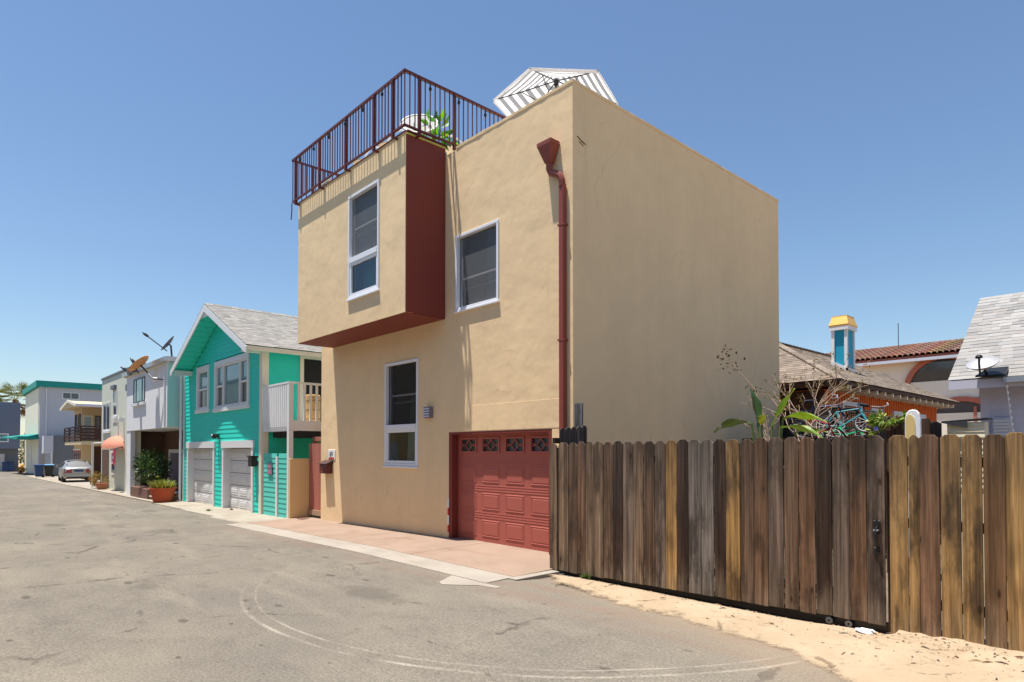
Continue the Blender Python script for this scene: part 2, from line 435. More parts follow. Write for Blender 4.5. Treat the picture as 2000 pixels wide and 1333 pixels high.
paint('bike_red', lin((170, 30, 48)), 0.35, 0.1)
paint('bike_teal', lin((40, 130, 140)), 0.35, 0.1)
paint('bike_pink', lin((214, 168, 168)), 0.4, 0.1)
paint('bike_blue', lin((60, 64, 110)), 0.35, 0.1)
paint('bike_green', lin((50, 160, 100)), 0.35, 0.1)
paint('white_plastic', (0.85, 0.85, 0.85), 0.35, 0.03)
paint('tan_foam', lin((222, 196, 130)), 0.7, 0.06)
paint('straw', lin((214, 172, 110)), 0.85, 0.15, 20)
paint('bark', lin((128, 110, 92)), 0.9, 0.2, 12, 0.5)
paint('twig', lin((176, 150, 128)), 0.9, 0.2, 14, 0.3)
paint('palm_bark', lin((112, 88, 66)), 0.95, 0.25, 14, 0.6)
paint('stem_green', lin((104, 118, 62)), 0.6, 0.15, 9)
paint('block_brown', lin((168, 136, 112)), 0.9, 0.12, 12, 0.5)
paint('step_brown', lin((116, 84, 72)), 0.9, 0.15, 8, 0.3)
paint('step_top', lin((200, 186, 170)), 0.9, 0.1, 8, 0.3)
paint('grey_box', lin((196, 200, 210)), 0.6, 0.05)
paint('deck_tan', lin((200, 176, 140)), 0.9, 0.1)
paint('yellow_trim', lin((196, 190, 96)), 0.5, 0.05)
metal('galv', (0.55, 0.56, 0.57), 0.45)
metal('steel', (0.30, 0.30, 0.30), 0.5, 0.3)
metal('dish_grey', (0.40, 0.40, 0.42), 0.6, 0.1)
metal('dark_steel', (0.09, 0.09, 0.10), 0.45, 0.6)
metal('rust_dish', lin((226, 160, 100)), 0.7, 0.0)
metal('silver_paint', (0.36, 0.365, 0.355), 0.32, 0.6)
wood('fence_wood')
wood('dark_fence', None, 0.3, 0.15)
wood('straw_wood', lin((206, 160, 100)), 0.2, 0.0)
vcol('shingle', 0.95, 0.1, 0, 0.35)
vcol('leaf', 0.5, 0.35, 0.30)
vcol('leaf_gloss', 0.32, 0.5, 0.22)
vcol('stone', 0.9, 0.2, 0, 0.3)
glass('glass', refl=0.8); glass('glass_teal', (0.40, 0.66, 0.66), 0.6)
screen('wicker', (0.72, 0.70, 0.64), 0.6)
screen('screen_mesh', (0.17, 0.18, 0.185), 0.58); screen('screen_dark', (0.035, 0.037, 0.04), 0.55)
t = NT('car_glass'); M['car_glass'] = t.done((0.02, 0.022, 0.025), 0.04, spec=0.9)
t = NT('pane_dark'); p = t.pos(); M['pane_dark'] = t.done(t.scale_col((0.05, 0.055, 0.06), t.math('ADD', t.noise(p, 2.0, 3), 0.5)), 0.06, t.bump(t.noise(p, 1.2, 2), 0.03, 0.05), spec=0.9)

def mat_striped(name):
    """woven canopy cloth: white and grey stripes run along each panel's own uv"""
    t = NT(name); uv = t.new('ShaderNodeUVMap'); sx = t.new('ShaderNodeSeparateXYZ'); t.link(uv.outputs[0], sx.inputs[0])
    f = t.math('FRACT', t.math('MULTIPLY', sx.outputs['Y'], 1.0)); k = t.math('GREATER_THAN', f, 0.5)
    col = t.mix(k, (0.86, 0.86, 0.86), (0.24, 0.245, 0.25)); t.done(col, 0.9, spec=0.1)
    tr = t.new('ShaderNodeBsdfTranslucent'); t.link(col, tr.inputs[0]); mx = t.new('ShaderNodeMixShader'); mx.inputs[0].default_value = 0.55
    t.link(t.b.outputs[0], mx.inputs[1]); t.link(tr.outputs[0], mx.inputs[2]); t.link(mx.outputs[0], t.out.inputs[0]); M[name] = t.m
mat_striped('stripe_cloth')

# ------------------------------------------------------------------ ground
def mat_asphalt():
    t = NT('asphalt'); p = t.pos()
    fine = t.noise(p, 120, 2, 0.6); agg = t.noise(p, 42, 3, 0.7); sp = t.voro(p, 60); big = t.noise(p, 0.30, 6, 0.65); mid = t.noise(p, 2.3, 6, 0.7)
    streak = t.noise(t.pos((0.35, 1.6, 1)), 1.0, 5, 0.6)
    col = t.mix(t.ramp(big, 0.3, 0.7), lin((110, 104, 95)), lin((127, 119, 106)))
    col = t.mix(t.math('MULTIPLY', t.ramp(mid, 0.48, 0.72), 0.55), col, lin((98, 92, 84)))
    col = t.mix(t.math('MULTIPLY', t.ramp(streak, 0.5, 0.72), 0.40), col, lin((142, 132, 117)))
    col = t.scale_col(col, t.math('MULTIPLY', t.ramp(agg, 0.25, 0.75, 0.72, 1.26), t.ramp(fine, 0.3, 0.7, 0.82, 1.16)))
    col = t.mix(t.math('MULTIPLY', t.ramp(sp, 0.0, 0.22, 1, 0), 0.35), col, lin((158, 150, 138)))
    wob = t.noise(p, 5.0, 5, 0.65)
    # tar patches, oil spots, pits: isolated worn shapes
    def spots(scale, loc, vs, r, w, amt, c, amp=0.16):
        nonlocal col
        v = t.voro(t.pos(scale, loc), vs); m = t.ramp(t.math('ADD', v, t.math('MULTIPLY', t.math('SUBTRACT', wob, 0.5), amp)), r, r + w, 1, 0)
        col = t.mix(t.math('MULTIPLY', m, amt), col, c)
    spots((0.42, 1.15, 1), (3.1, 0.7, 0), 0.62, 0.11, 0.10, 0.48, lin((82, 77, 70)), 0.22)
    spots((1.1, 2.6, 1), (0.4, 5.2, 0), 0.75, 0.06, 0.06, 0.6, lin((68, 62, 57)), 0.16)
    spots((2.0, 3.6, 1), (7.4, 1.2, 0), 0.85, 0.045, 0.03, 0.65, lin((66, 60, 55)), 0.10)
    spots((5.5, 7.0, 1), (2.4, 8.2, 0), 0.9, 0.05, 0.04, 0.55, lin((72, 66, 60)), 0.10)
    # worn red paint along the gutter line
    g = t.new('ShaderNodeNewGeometry'); s0 = t.new('ShaderNodeSeparateXYZ'); t.link(g.outputs['Position'], s0.inputs[0])
    yy = t.math('ADD', s0.outputs['Y'], t.math('MULTIPLY', t.math('SUBTRACT', mid, 0.5), 0.25))
    band = t.math('MULTIPLY', t.ramp(yy, -2.55, -2.15), t.ramp(t.noise(t.pos((0.6, 3, 1)), 1.2, 4), 0.35, 0.6))
    col = t.mix(t.math('MULTIPLY', t.math('MULTIPLY', band, t.ramp(s0.outputs['X'], -9.8, -8.6)), 0.30), col, lin((126, 96, 85)))
    # hairline cracks
    cv = t.voro(t.pos((0.34, 0.5, 1), (1.7, 2.2, 0)), 1.0, 'DISTANCE_TO_EDGE'); cn = t.noise(p, 2.2, 6, 0.75)
    crack = t.math('MULTIPLY', t.ramp(t.math('ADD', cv, t.math('MULTIPLY', t.math('SUBTRACT', cn, 0.5), 0.16)), 0.000, 0.007, 1, 0), t.ramp(t.noise(p, 0.7, 3), 0.42, 0.58))
    col = t.mix(t.math('MULTIPLY', crack, 0.55), col, lin((66, 60, 55)))
    # faint scratches ground in by the swinging gate's two wheels
    sub = t.new('ShaderNodeVectorMath', operation='SUBTRACT'); sub.inputs[1].default_value = (0.42, -0.75, 0)
    t.link(g.outputs['Position'], sub.inputs[0]); mul = t.new('ShaderNodeVectorMath', operation='MULTIPLY'); mul.inputs[1].default_value = (1, 1, 0)
    t.link(sub.outputs[0], mul.inputs[0]); ln = t.new('ShaderNodeVectorMath', operation='LENGTH'); t.link(mul.outputs[0], ln.inputs[0])
    rad = t.math('ADD', ln.outputs['Value'], t.math('MULTIPLY', t.math('SUBTRACT', t.noise(p, 0.9, 3), 0.5), 0.07))
    sx = t.new('ShaderNodeSeparateXYZ'); t.link(mul.outputs[0], sx.inputs[0])
    lim = t.math('MULTIPLY', t.ramp(sx.outputs['X'], -2.4, -0.6), t.ramp(sx.outputs['Y'], -0.5, -1.2))
    arc = None
    for r0, w, s_ in ((3.95, 0.014, 0.8), (4.10, 0.020, 1.0)):
        d = t.math('ABSOLUTE', t.math('SUBTRACT', rad, r0)); a = t.math('MULTIPLY', t.ramp(d, w * 0.3, w * 1.6, 1, 0), s_)
        arc = a if arc is None else t.math('MAXIMUM', arc, a)
    arc = t.math('MULTIPLY', t.math('MULTIPLY', arc, lim), t.math('MULTIPLY', t.ramp(t.noise(p, 1.6, 5, 0.7), 0.36, 0.62, 0.06, 0.5), t.ramp(agg, 0.3, 0.6, 0.5, 1.0)))
    col = t.mix(arc, col, lin((188, 178, 162)))
    # dusty sand drifting out of the verge
    dust = t.math('ADD', t.math('MULTIPLY', s0.outputs['Y'], 0.9), t.math('MULTIPLY', s0.outputs['X'], 0.30)); dust = t.math('ADD', dust, t.math('MULTIPLY', t.math('SUBTRACT', mid, 0.5), 1.1))
    dm = t.math('MULTIPLY', t.ramp(dust, -1.5, -0.3), t.ramp(s0.outputs['X'], 0.2, 1.6)); col = t.mix(t.math('MULTIPLY', dm, 0.45), col, lin((150, 131, 107)))
    n = t.bump(agg, 0.5, 0.006); n = t.bump(fine, 0.35, 0.003, n); n = t.bump(t.noise(p, 0.9, 3), 0.25, 0.05, n); n = t.bump(t.math('SUBTRACT', 1.0, crack), 0.4, 0.006, n)
    M['asphalt'] = t.done(col, 0.95, n, spec=0.15)
mat_asphalt()

def mat_concrete(name, c0, c1, stain, joints=None, crack=0.0):
    t = NT(name); p = t.pos(); a = t.noise(p, 0.9, 5, 0.6); b = t.noise(p, 3.4, 5, 0.65); fine = t.noise(p, 90, 2)
    col = t.mix(t.ramp(a, 0.35, 0.66), c0, c1)
    col = t.mix(t.math('MULTIPLY', t.ramp(t.noise(t.pos((0.7, 2.0, 1), (4, 1, 0)), 1.1, 5, 0.65), 0.52, 0.72), 0.55), col, stain)
    col = t.scale_col(col, t.math('ADD', t.math('MULTIPLY', fine, 0.2), t.math('ADD', t.math('MULTIPLY', b, 0.16), 0.82)))
    n = t.bump(fine, 0.25, 0.004)
    if crack:
        e = t.voro(t.pos((1.5, 1.5, 1)), 1.0, 'DISTANCE_TO_EDGE'); cr = t.ramp(t.math('ADD', e, t.math('MULTIPLY', t.math('SUBTRACT', b, 0.5), 0.15)), 0.0, 0.014, 1, 0)
        cr = t.math('MULTIPLY', cr, t.ramp(a, 0.42, 0.6)); col = t.mix(t.math('MULTIPLY', cr, crack), col, lin((110, 92, 74)))
        n = t.bump(t.math('SUBTRACT', 1.0, cr), 0.6, 0.01, n)
    M[name] = t.done(col, 0.9, n, spec=0.25)
mat_concrete('gutter_concrete', lin((160, 151, 139)), lin((149, 140, 128)), lin((134, 122, 108)))
mat_concrete('peach_concrete', lin((153, 131, 114)), lin((144, 123, 107)), lin((128, 98, 80)))
mat_concrete('old_concrete', lin((208, 190, 164)), lin((194, 174, 148)), lin((172, 150, 124)), crack=0.75)
mat_concrete('pale_concrete', lin((160, 151, 136)), lin((150, 140, 126)), lin((132, 118, 102)))

def mat_sand(name='sand_mat', feather=False):
    t = NT(name); p = t.pos(); a = t.noise(p, 1.1, 5, 0.6); b = t.noise(p, 7, 6, 0.7); c = t.noise(p, 140, 2, 0.6)
    col = t.mix(t.ramp(a, 0.35, 0.65), lin((178, 157, 131)), lin((166, 146, 120)))
    col = t.mix(t.math('MULTIPLY', t.ramp(b, 0.56, 0.72), 0.55), col, lin((124, 104, 82)))
    col = t.mix(t.math('MULTIPLY', t.ramp(t.voro(p, 22), 0.0, 0.12, 1, 0), 0.45), col, lin((98, 80, 63)))
    col = t.mix(t.math('MULTIPLY', t.ramp(t.noise(p, 2.6, 5, 0.7), 0.56, 0.7), 0.5), col, lin((176, 160, 138)))
    e = t.voro(t.pos((1.2, 2.0, 1)), 1.0, 'DISTANCE_TO_EDGE'); cr = t.math('MULTIPLY', t.ramp(t.math('ADD', e, t.math('MULTIPLY', t.math('SUBTRACT', b, 0.5), 0.2)), 0.0, 0.012, 1, 0), t.ramp(a, 0.45, 0.58))
    col = t.mix(t.math('MULTIPLY', cr, 0.6), col, lin((92, 76, 60)))
    col = t.scale_col(col, t.math('ADD', t.math('MULTIPLY', c, 0.4), 0.8))
    n = t.bump(b, 0.9, 0.03); n = t.bump(c, 0.5, 0.004, n); M[name] = t.done(col, 0.95, n, spec=0.1)
    if feather:                                             # thins out to nothing where the drift meets the road
        g = t.new('ShaderNodeNewGeometry'); sx = t.new('ShaderNodeSeparateXYZ'); t.link(g.outputs['Position'], sx.inputs[0])
        h = t.math('ADD', sx.outputs['Z'], t.math('MULTIPLY', t.math('SUBTRACT', t.noise(p, 4.5, 6, 0.75), 0.5), 0.045)); h = t.math('ADD', h, t.math('MULTIPLY', t.math('SUBTRACT', c, 0.5), 0.022))
        tr = t.new('ShaderNodeBsdfTransparent'); mx = t.new('ShaderNodeMixShader'); t.link(t.ramp(h, -0.002, 0.016), mx.inputs[0]); t.link(tr.outputs[0], mx.inputs[1]); t.link(t.b.outputs[0], mx.inputs[2]); t.link(mx.outputs[0], t.out.inputs[0])
mat_sand(); mat_sand('verge_sand', True)

def sheet(name, xs, ys, zf, mat, thick=None):
    mb = MB(); nx, ny = len(xs), len(ys)
    mb.add([(x, y, zf(x, y)) for y in ys for x in xs], [(j * nx + i, j * nx + i + 1, (j + 1) * nx + i + 1, (j + 1) * nx + i) for j in range(ny - 1) for i in range(nx - 1)])
    return mb.build(name, mat, smooth=True)
def rng(a, b, n): return [a + (b - a) * i / n for i in range(n + 1)]
def slab(name, x0, x1, y0, y1, top, mat, drop=0.14, n=14, bevel=0.0, zf=None):
    """a slab with its own edges that follows the fall of the alley; top is its height above the road"""
    mb = MB(); xs = rng(x0, x1, n)
    T = lambda x, y: G(x) + (top if zf is None else zf(x, y))
    vs = []
    for x in xs: vs += [(x, y0, T(x, y0)), (x, y1, T(x, y1)), (x, y1, G(x) - drop), (x, y0, G(x) - drop)]
    fs = [(0, 1, 2, 3), tuple(4 * n + i for i in (3, 2, 1, 0))]
    for i in range(n):
        a, b = 4 * i, 4 * i + 4
        for j in range(4): fs.append((a + j, b + j, b + (j + 1) % 4, a + (j + 1) % 4))
    mb.add(vs, fs); o = mb.build(name, mat, bevel=bevel); fix_normals(o); return o

struct(sheet('ground', [-900, -400, -200] + rng(-120, 40, 40) + [100, 300, 900], [-900, -300, -100, -40, -14, -6, 0, 8, 20, 60, 200, 600, 1200],
             lambda x, y: G(max(x, -260)) - 0.06, 'sand_mat'))
def road_z(x, y):
    return G(x) + 0.006 * math.sin(x * 0.7 + y) * (1 if y < -2.5 else 0) - 0.010 * max(0, min(1, (-y - 2.0) / 2.5)) + (0.006 if y < -2.5 else 0)
struct(sheet('road', rng(-84, 30, 150), [-40, -24, -16, -12] + rng(-10, -2.5, 18) + [-2.0, -1.6, -1.2, 0.2, 2.0], lambda x, y: road_z(x, y) - (0.03 if y > -1.3 else 0.0), 'asphalt'))

gut = struct(slab('gutter', -9.45, 0.30, -2.0, -1.52, 0.012, 'gutter_concrete', 0.1, 16, zf=lambda x, y: 0.006 if y < -1.8 else 0.016))
struct(MB().prism([(-0.38, -2.03, .009), (-0.16, -2.40, .007), (-0.02, -2.46, .007), (0.20, -2.30, .008), (0.34, -2.16, .009), (0.60, -2.10, .009), (0.64, -2.03, .009)], (0, 0, -.08)).build('gutter_patch', 'gutter_concrete', bevel=.004))
dw = thing('driveway', (-4.5, -0.7, G(-4.5)), 'x', 'x'); del dw['label']; del dw['category']; struct(dw)
for i, (a, b) in enumerate(((-9.45, -7.32), (-7.30, -4.76), (-4.74, -2.22), (-2.20, 0.30))):
    mb = MB(); n = 4; xs = rng(a, b, n); y0, y1 = -1.505, 0.16; vs = []
    for x in xs: vs += [(x, y0, G(x) + 0.02), (x, y1, G(x) + 0.045), (x, y1, G(x) - 0.1), (x, y0, G(x) - 0.1)]
    fs = [(0, 1, 2, 3), tuple(4 * n + k for k in (3, 2, 1, 0))]
    for k in range(n):
        for j in range(4): fs.append((4 * k + j, 4 * k + 4 + j, 4 * k + 4 + (j + 1) % 4, 4 * k + (j + 1) % 4))
    mb.add(vs, fs); fix_normals(mb.build('slab', 'peach_concrete', dw, bevel=0.006))
struct(slab('corner_slab', 0.31, 0.46, -1.62, -0.8, 0.018, 'gutter_concrete', 0.1, 2))
ap = thing('pavement', (-15, -0.8, G(-15)), 'x', 'x'); del ap['label']; del ap['category']; struct(ap)
for i, (a, b) in enumerate(((-19.2, -15.3), (-15.28, -12.0), (-11.98, -9.47))):
    mb = MB(); n = 4; xs = rng(a, b, n); y0 = (-1.35, -1.45, -1.62)[i]; y1 = 0.3; vs = []
    for x in xs: vs += [(x, y0, G(x) + 0.006), (x, y1, G(x) + 0.05), (x, y1, G(x) - 0.1), (x, y0, G(x) - 0.1)]
    fs = [(0, 1, 2, 3), tuple(4 * n + k for k in (3, 2, 1, 0))]
    for k in range(n):
        for j in range(4): fs.append((4 * k + j, 4 * k + 4 + j, 4 * k + 4 + (j + 1) % 4, 4 * k + (j + 1) % 4))
    mb.add(vs, fs); fix_normals(mb.build('slab', 'pale_concrete', ap, bevel=0.006))
struct(slab('walkway', -36.5, -19.25, -1.25, 0.6, 0.02, 'pale_concrete', 0.1, 12))
struct(slab('parking_apron', -64, -36.55, -1.35, 6.0, 0.02, 'pale_concrete', 0.1, 18))

def sand_h(x, y):
    n1 = noise.noise((x * 0.9, y * 0.9, 0.3)); n2 = noise.noise((x * 4.3, y * 4.3, 1.7)); n3 = noise.noise((x * 13, y * 13, 4.1))
    edge = -1.35 - 0.15 * max(0, x - 0.4) - 0.45 * max(0, x - 3.9) + 0.25 * n1 + 0.12 * n2
    if x < 0.9: edge += (0.9 - x) * 0.9
    d = y - edge
    h = 0.055 * (1 - math.exp(-max(0, d) / 0.5)) if d > 0 else d * 0.10
    s = max(0.0, min(1.0, (x - 3.7) / 1.2))
    h += s * max(0, min(1, d / 0.9)) * (0.035 + 0.030 * n2 + 0.010 * n3) + (0.003 * n3 if d > 0 else 0)
    if y > -1.0 and x < 4.6: h -= 0.10 * (y + 1.0) / 0.4
    return max(-0.05, h)
struct(sheet('sand', rng(0.33, 9.5, 230), rng(-5.2, -0.55, 120), lambda x, y: sand_h(x, y) - 0.004, 'verge_sand'))

# ------------------------------------------------------------------ windows
def frame_box(mb, F, u0, u1, v0, v1, w0, w1, t, tb=None, tt=None):
    tb = tb or t; tt = tt or t
    F.box(mb, u0, u1, v0, v0 + tb, w0, w1); F.box(mb, u0, u1, v1 - tt, v1, w0, w1)
    F.box(mb, u0, u0 + t, v0 + tb, v1 - tt, w0, w1); F.box(mb, u1 - t, u1, v0 + tb, v1 - tt, w0, w1)

def curtain_mesh(F, u0, u1, v0, v1, w, amp=0.02, per=0.11, mat='curtain', parent=None, name='curtain', flare=0.0):
    mb = MB(); n = max(8, int((u1 - u0) / per * 6)); vs = []
    for i in range(n + 1):
        u = u0 + (u1 - u0) * i / n; k = amp * math.sin(2 * math.pi * (u - u0) / per) + amp * 0.4 * math.sin(5.1 * u)
        vs += [F.P(u - flare * (1 - i / n), v0, w + k), F.P(u, v1, w + k * 0.6)]
    mb.add(vs, [(2 * i, 2 * i + 2, 2 * i + 3, 2 * i + 1) for i in range(n)])
    return mb.build(name, mat, parent, smooth=True)

def room(F, u0, u1, v0, v1, w, d, parent, mat='room_dark'):
    """the dark room behind an opening"""
    mb = MB(); e = 0.25
    a = [F.P(u0 - e, v0 - e, w), F.P(u1 + e, v0 - e, w), F.P(u1 + e, v1 + e, w), F.P(u0 - e, v1 + e, w)]
    b = [F.P(u0 - e, v0 - e, w - d), F.P(u1 + e, v0 - e, w - d), F.P(u1 + e, v1 + e, w - d), F.P(u0 - e, v1 + e, w - d)]
    mb.add(a + b, [(4, 5, 6, 7)] + [(i, (i + 1) % 4, (i + 1) % 4 + 4, i + 4) for i in range(4)])
    return mb.build('window_recess', mat, parent)

# ------------------------------------------------------------------ the tan house
HL, HR, HD, HT = -8.56, 0.0, 7.02, 7.445          # left, right, depth, parapet height
BL, BR, BY, BB, BT = -7.95, -3.30, -0.90, 4.24, 7.58   # the bay
F0 = Face('front', 0.0); FB = Face('front', BY); FS = Face('right', HR); FBS = Face('right', BR)
house = thing('tan_house', (-4.3, 3.5, 0), 'large tan stucco house with dark red bay and red garage door', 'house')
W1 = (-5.45, -4.24, 4.84, 6.98); W2 = (-2.955, -1.74, 4.33, 5.735); W3 = (-5.47, -4.22, 1.385, 3.565)
GD = (-3.175, -0.45, -0.05, 2.045)
mb = MB(); F0.wall(mb, HL, HR, -0.25, HT, [W2, W3, GD, (HL, -3.30, 7.30, HT), (-3.30, -2.95, 7.40, HT)], 0.20)
fix_normals(mb.build('front_wall', 'tan_stucco', house))
mb = MB(); FS.wall(mb, 0.20, HD, -0.25, HT, [], 0.20); fix_normals(mb.build('side_wall', 'tan_stucco', house))
mb = MB(); mb.box(HL, HL + 0.2, 0.2, HD - 0.2, -0.25, 7.3); mb.build('side_wall', 'tan_stucco', house)
mb = MB(); mb.box(HL, HR - 0.2, HD - 0.2, HD, -0.25, HT); mb.build('rear_wall', 'tan_stucco', house)
mb = MB(); mb.box(HL + 0.2, HR - 0.2, 0.2, HD - 0.2, 6.45, 6.6); mb.build('roof_deck', 'deck_tan', house)
mb = MB(); mb.box(HL + 0.2, -3.42, 0.2, HD - 0.2, 7.16, 7.30); mb.build('raised_deck', 'deck_tan', house)
def cap_run(mb, F, u0, u1, n, seed):                          # hand-trowelled coping: never quite straight
    rnd = random.Random(seed); rings = []
    for i in range(n + 1):
        u = u0 + (u1 - u0) * i / n; a, b, w = rnd.uniform(-.005, .005), rnd.uniform(-.004, .004), rnd.uniform(-.004, .004)
        rings += [F.P(u, HT - .03, .001), F.P(u, HT - .03 + b, .010 + w), F.P(u, HT + .016 + a, .012 + w), F.P(u, HT + .024 + a, .002), F.P(u, HT + .022 + a, -.205), F.P(u, HT - .001, -.205)]
    mb.add(rings, [(6 * i + j, 6 * i + 6 + j, 6 * i + 6 + (j + 1) % 6, 6 * i + (j + 1) % 6) for i in range(n) for j in range(6)] + [tuple(range(6)), tuple(6 * n + j for j in range(5, -1, -1))])
mb = MB(); cap_run(mb, F0, -2.95, 0.008, 22, 1); fix_normals(mb.build('parapet_cap', 'tan_stucco', house)); mb = MB(); cap_run(mb, FS, 0.208, HD + .01, 46, 2); fix_normals(mb.build('parapet_cap', 'tan_stucco', house))
mb = MB(); F0.box(mb, -3.16, -0.235, 2.06, 2.52, .0005, .004); mb.build('plaster_band', 'tan_stucco', house, bevel=.003)

# bay: plaster front, dark red side and underside
mb = MB(); FB.wall(mb, BL, BR - 0.012, BB, BT, [W1], 0.16); fix_normals(mb.build('bay_front', 'tan_stucco', house))
mb = MB(); mb.box(BR - 0.012, BR + 0.004, BY + 0.012, -0.002, BB + 0.004, BT - 0.05); mb.build('bay_side', 'oxblood', house)
mb = MB(); mb.box(BL, BL + 0.14, BY + 0.161, -0.002, BB + 0.012, BT - 0.02); mb.build('bay_side', 'tan_stucco', house)
mb = MB(); mb.box(BL + 0.01, BR - 0.014, BY + 0.02, -0.002, BB - 0.012, BB + 0.012); mb.build('bay_soffit', 'oxblood', house)
mb = MB(); mb.box(BL + 0.01, BR - 0.02, BY + 0.165, 0.0, BT - 0.10, BT - 0.03); mb.build('bay_roof', 'deck_tan', house)
mb = MB(); mb.box(BR - 0.016, BR + 0.022, BY + 0.02, -0.004, BT - 0.05, BT - 0.02); mb.build('edge_trim', 'yellow_trim', house)
mb = MB(); mb.box(BR - 0.016, BR + 0.026, BY + 0.02, -0.004, BT - 0.02, BT + 0.03); mb.box(BL, BR - 0.016, BY - 0.012, BY + 0.15, BT, BT + 0.02); mb.build('edge_flashing', 'rail_red', house)

def vinyl_window(F, W, parent, kind):
    u0, u1, v0, v1 = W; mb = MB(); t = 0.055
    frame_box(mb, F, u0 - 0.012, u1 + 0.012, v0 - 0.012, v1 + 0.012, -0.07, 0.022, t)
    mid = v0 + (v1 - v0) * 0.37
    if kind != 'wide':
        F.box(mb, u0 + t, u1 - t, mid - 0.055, mid + 0.055, -0.07, 0.026)
        lower = MB(); frame_box(lower, F, u0 + t - 0.01, u1 - t + 0.01, v0 + t - 0.01, mid - 0.056, -0.065, 0.006, 0.055)
    win = mb.build('window', 'vinyl', parent, bevel=0.006)
    if kind != 'wide': lower.build('fixed_sash', 'vinyl', win, bevel=0.004)
    s = MB(); F.box(s, u0 - 0.03, u1 + 0.03, v0 - 0.05, v0 - 0.013, -0.02, 0.05); s.build('sill', 'vinyl', win, bevel=0.006)
    top0 = mid + 0.055 if kind != 'wide' else v0 + t
    # upper sash pair behind an insect screen: two meeting rails
    rails = MB(); h = v1 - t - top0; ra = top0 + h * (0.48 if kind != 'wide' else 0.40); rb = top0 + h * (0.36 if kind != 'wide' else 0.255)
    F.box(rails, u0 + t, u1 - t, ra, ra + 0.035, -0.105, -0.075); F.box(rails, u0 + t, u1 - t, rb, rb + 0.035, -0.13, -0.107)
    F.box(rails, u0 + t, u0 + t + 0.03, top0, v1 - t, -0.105, -0.075)
    rails.build('sash', 'vinyl', win)
    g = MB(); g.poly([F.P(u0 + t, top0, -0.09), F.P(u1 - t, top0, -0.09), F.P(u1 - t, v1 - t, -0.09), F.P(u0 + t, v1 - t, -0.09)]); g.build('pane', 'glass', win)
    sc = MB(); sc.poly([F.P(u0 + t, top0, -0.045), F.P(u1 - t, top0, -0.045), F.P(u1 - t, v1 - t, -0.045), F.P(u0 + t, v1 - t, -0.045)])
    sc.build('insect_screen', 'screen_dark' if kind == 'low' else 'screen_mesh', win)
    if kind != 'wide':
        g = MB(); g.poly([F.P(u0 + .1, v0 + .1, -0.03), F.P(u1 - .1, v0 + .1, -0.03), F.P(u1 - .1, mid - .1, -0.03), F.P(u0 + .1, mid - .1, -0.03)])
        g.build('pane', 'glass_teal' if kind == 'bay' else 'glass', win)
    room(F, u0, u1, v0, v1, -0.17 if F is FB else -0.21, 0.55, win, 'room_dark' if kind == 'low' else 'interior_brown' if kind == 'wide' else 'shade_grey')
    return win
w = vinyl_window(FB, W1, house, 'bay')
curtain_mesh(FB, -5.40, -4.30, 4.75, 5.66, -0.30, 0.02, 0.16, 'curtain', w)
curtain_mesh(FB, -5.40, -4.30, 5.66, 6.30, -0.30, 0.02, 0.16, 'curtain_grey', w)
mb = MB(); FB.box(mb, -5.40, -4.30, 6.28, 6.98, -0.28, -0.26); mb.build('roller_shade', 'shade_grey', w)
w = vinyl_window(F0, W2, house, 'wide')
curtain_mesh(F0, -2.92, -2.55, 4.2, 5.8, -0.36, 0.02, 0.12, 'curtain_grey', w)
mb = MB(); F0.box(mb, -2.92, -1.76, 5.05, 5.75, -0.30, -0.28); mb.build('roller_shade', 'shade_grey', w)
w = vinyl_window(F0, W3, house, 'low')
curtain_mesh(F0, -4.98, -4.45, 1.4, 2.95, -0.34, 0.03, 0.13, 'curtain', w, flare=0.16)
mb = MB(); F0.box(mb, -5.44, -4.24, 2.88, 3.6, -0.30, -0.28); mb.build('roller_shade', 'black_paint', w)

# garage door: four hinged sections, raised panels, glazed top row
FD = Face('front', 0.15)
gd = MB(); rows = 4; dz0, dz1 = 0.045, 2.00; dh = (dz1 - dz0) / rows; gu0, gu1 = -3.075, -0.53
mb = MB()
cols = 4; cw = (gu1 - gu0) / cols; ph0, ph1 = 0.13, 0.12
gd_holes = [(gu0 + cw * c + 0.10, gu0 + cw * (c + 1) - 0.10, dz0 + 3 * dh + 0.17, dz0 + 4 * dh - 0.09) for c in range(cols)]
FD.wall(mb, gu0, gu1, dz0, dz1, gd_holes, 0.045); door = fix_normals(mb.build('garage_door', 'garage_red', house))
for r in range(1, rows):                                   # ribs either side of each section joint
    z = dz0 + dh * r
    for k in (-0.045, 0.0, 0.045):
        mb = MB(); mb.prism([FD.P(gu0, z + k - 0.012, 0.001), FD.P(gu0, z + k - 0.012, 0.0045), FD.P(gu0, z + k + 0.012, 0.002), FD.P(gu0, z + k + 0.012, 0.001)], (gu1 - gu0, 0, 0)); mb.build('rib', 'garage_red', door)
def raised_panel(u0, u1, v0, v1):
    mb = MB(); a, b = 0.035, 0.075
    def ring(d, w): return [FD.P(u0 + d, v0 + d, w), FD.P(u1 - d, v0 + d, w), FD.P(u1 - d, v1 - d, w), FD.P(u0 + d, v1 - d, w)]
    vs = ring(-0.012, 0.001) + ring(0.0, 0.009) + ring(0.018, 0.001) + ring(0.034, 0.009)
    fs = [(4 * k + i, 4 * k + (i + 1) % 4, 4 * k + 4 + (i + 1) % 4, 4 * k + 4 + i) for k in range(3) for i in range(4)] + [(12, 13, 14, 15)]
    mb.add(vs, fs); return mb.build('panel', 'garage_red', door)
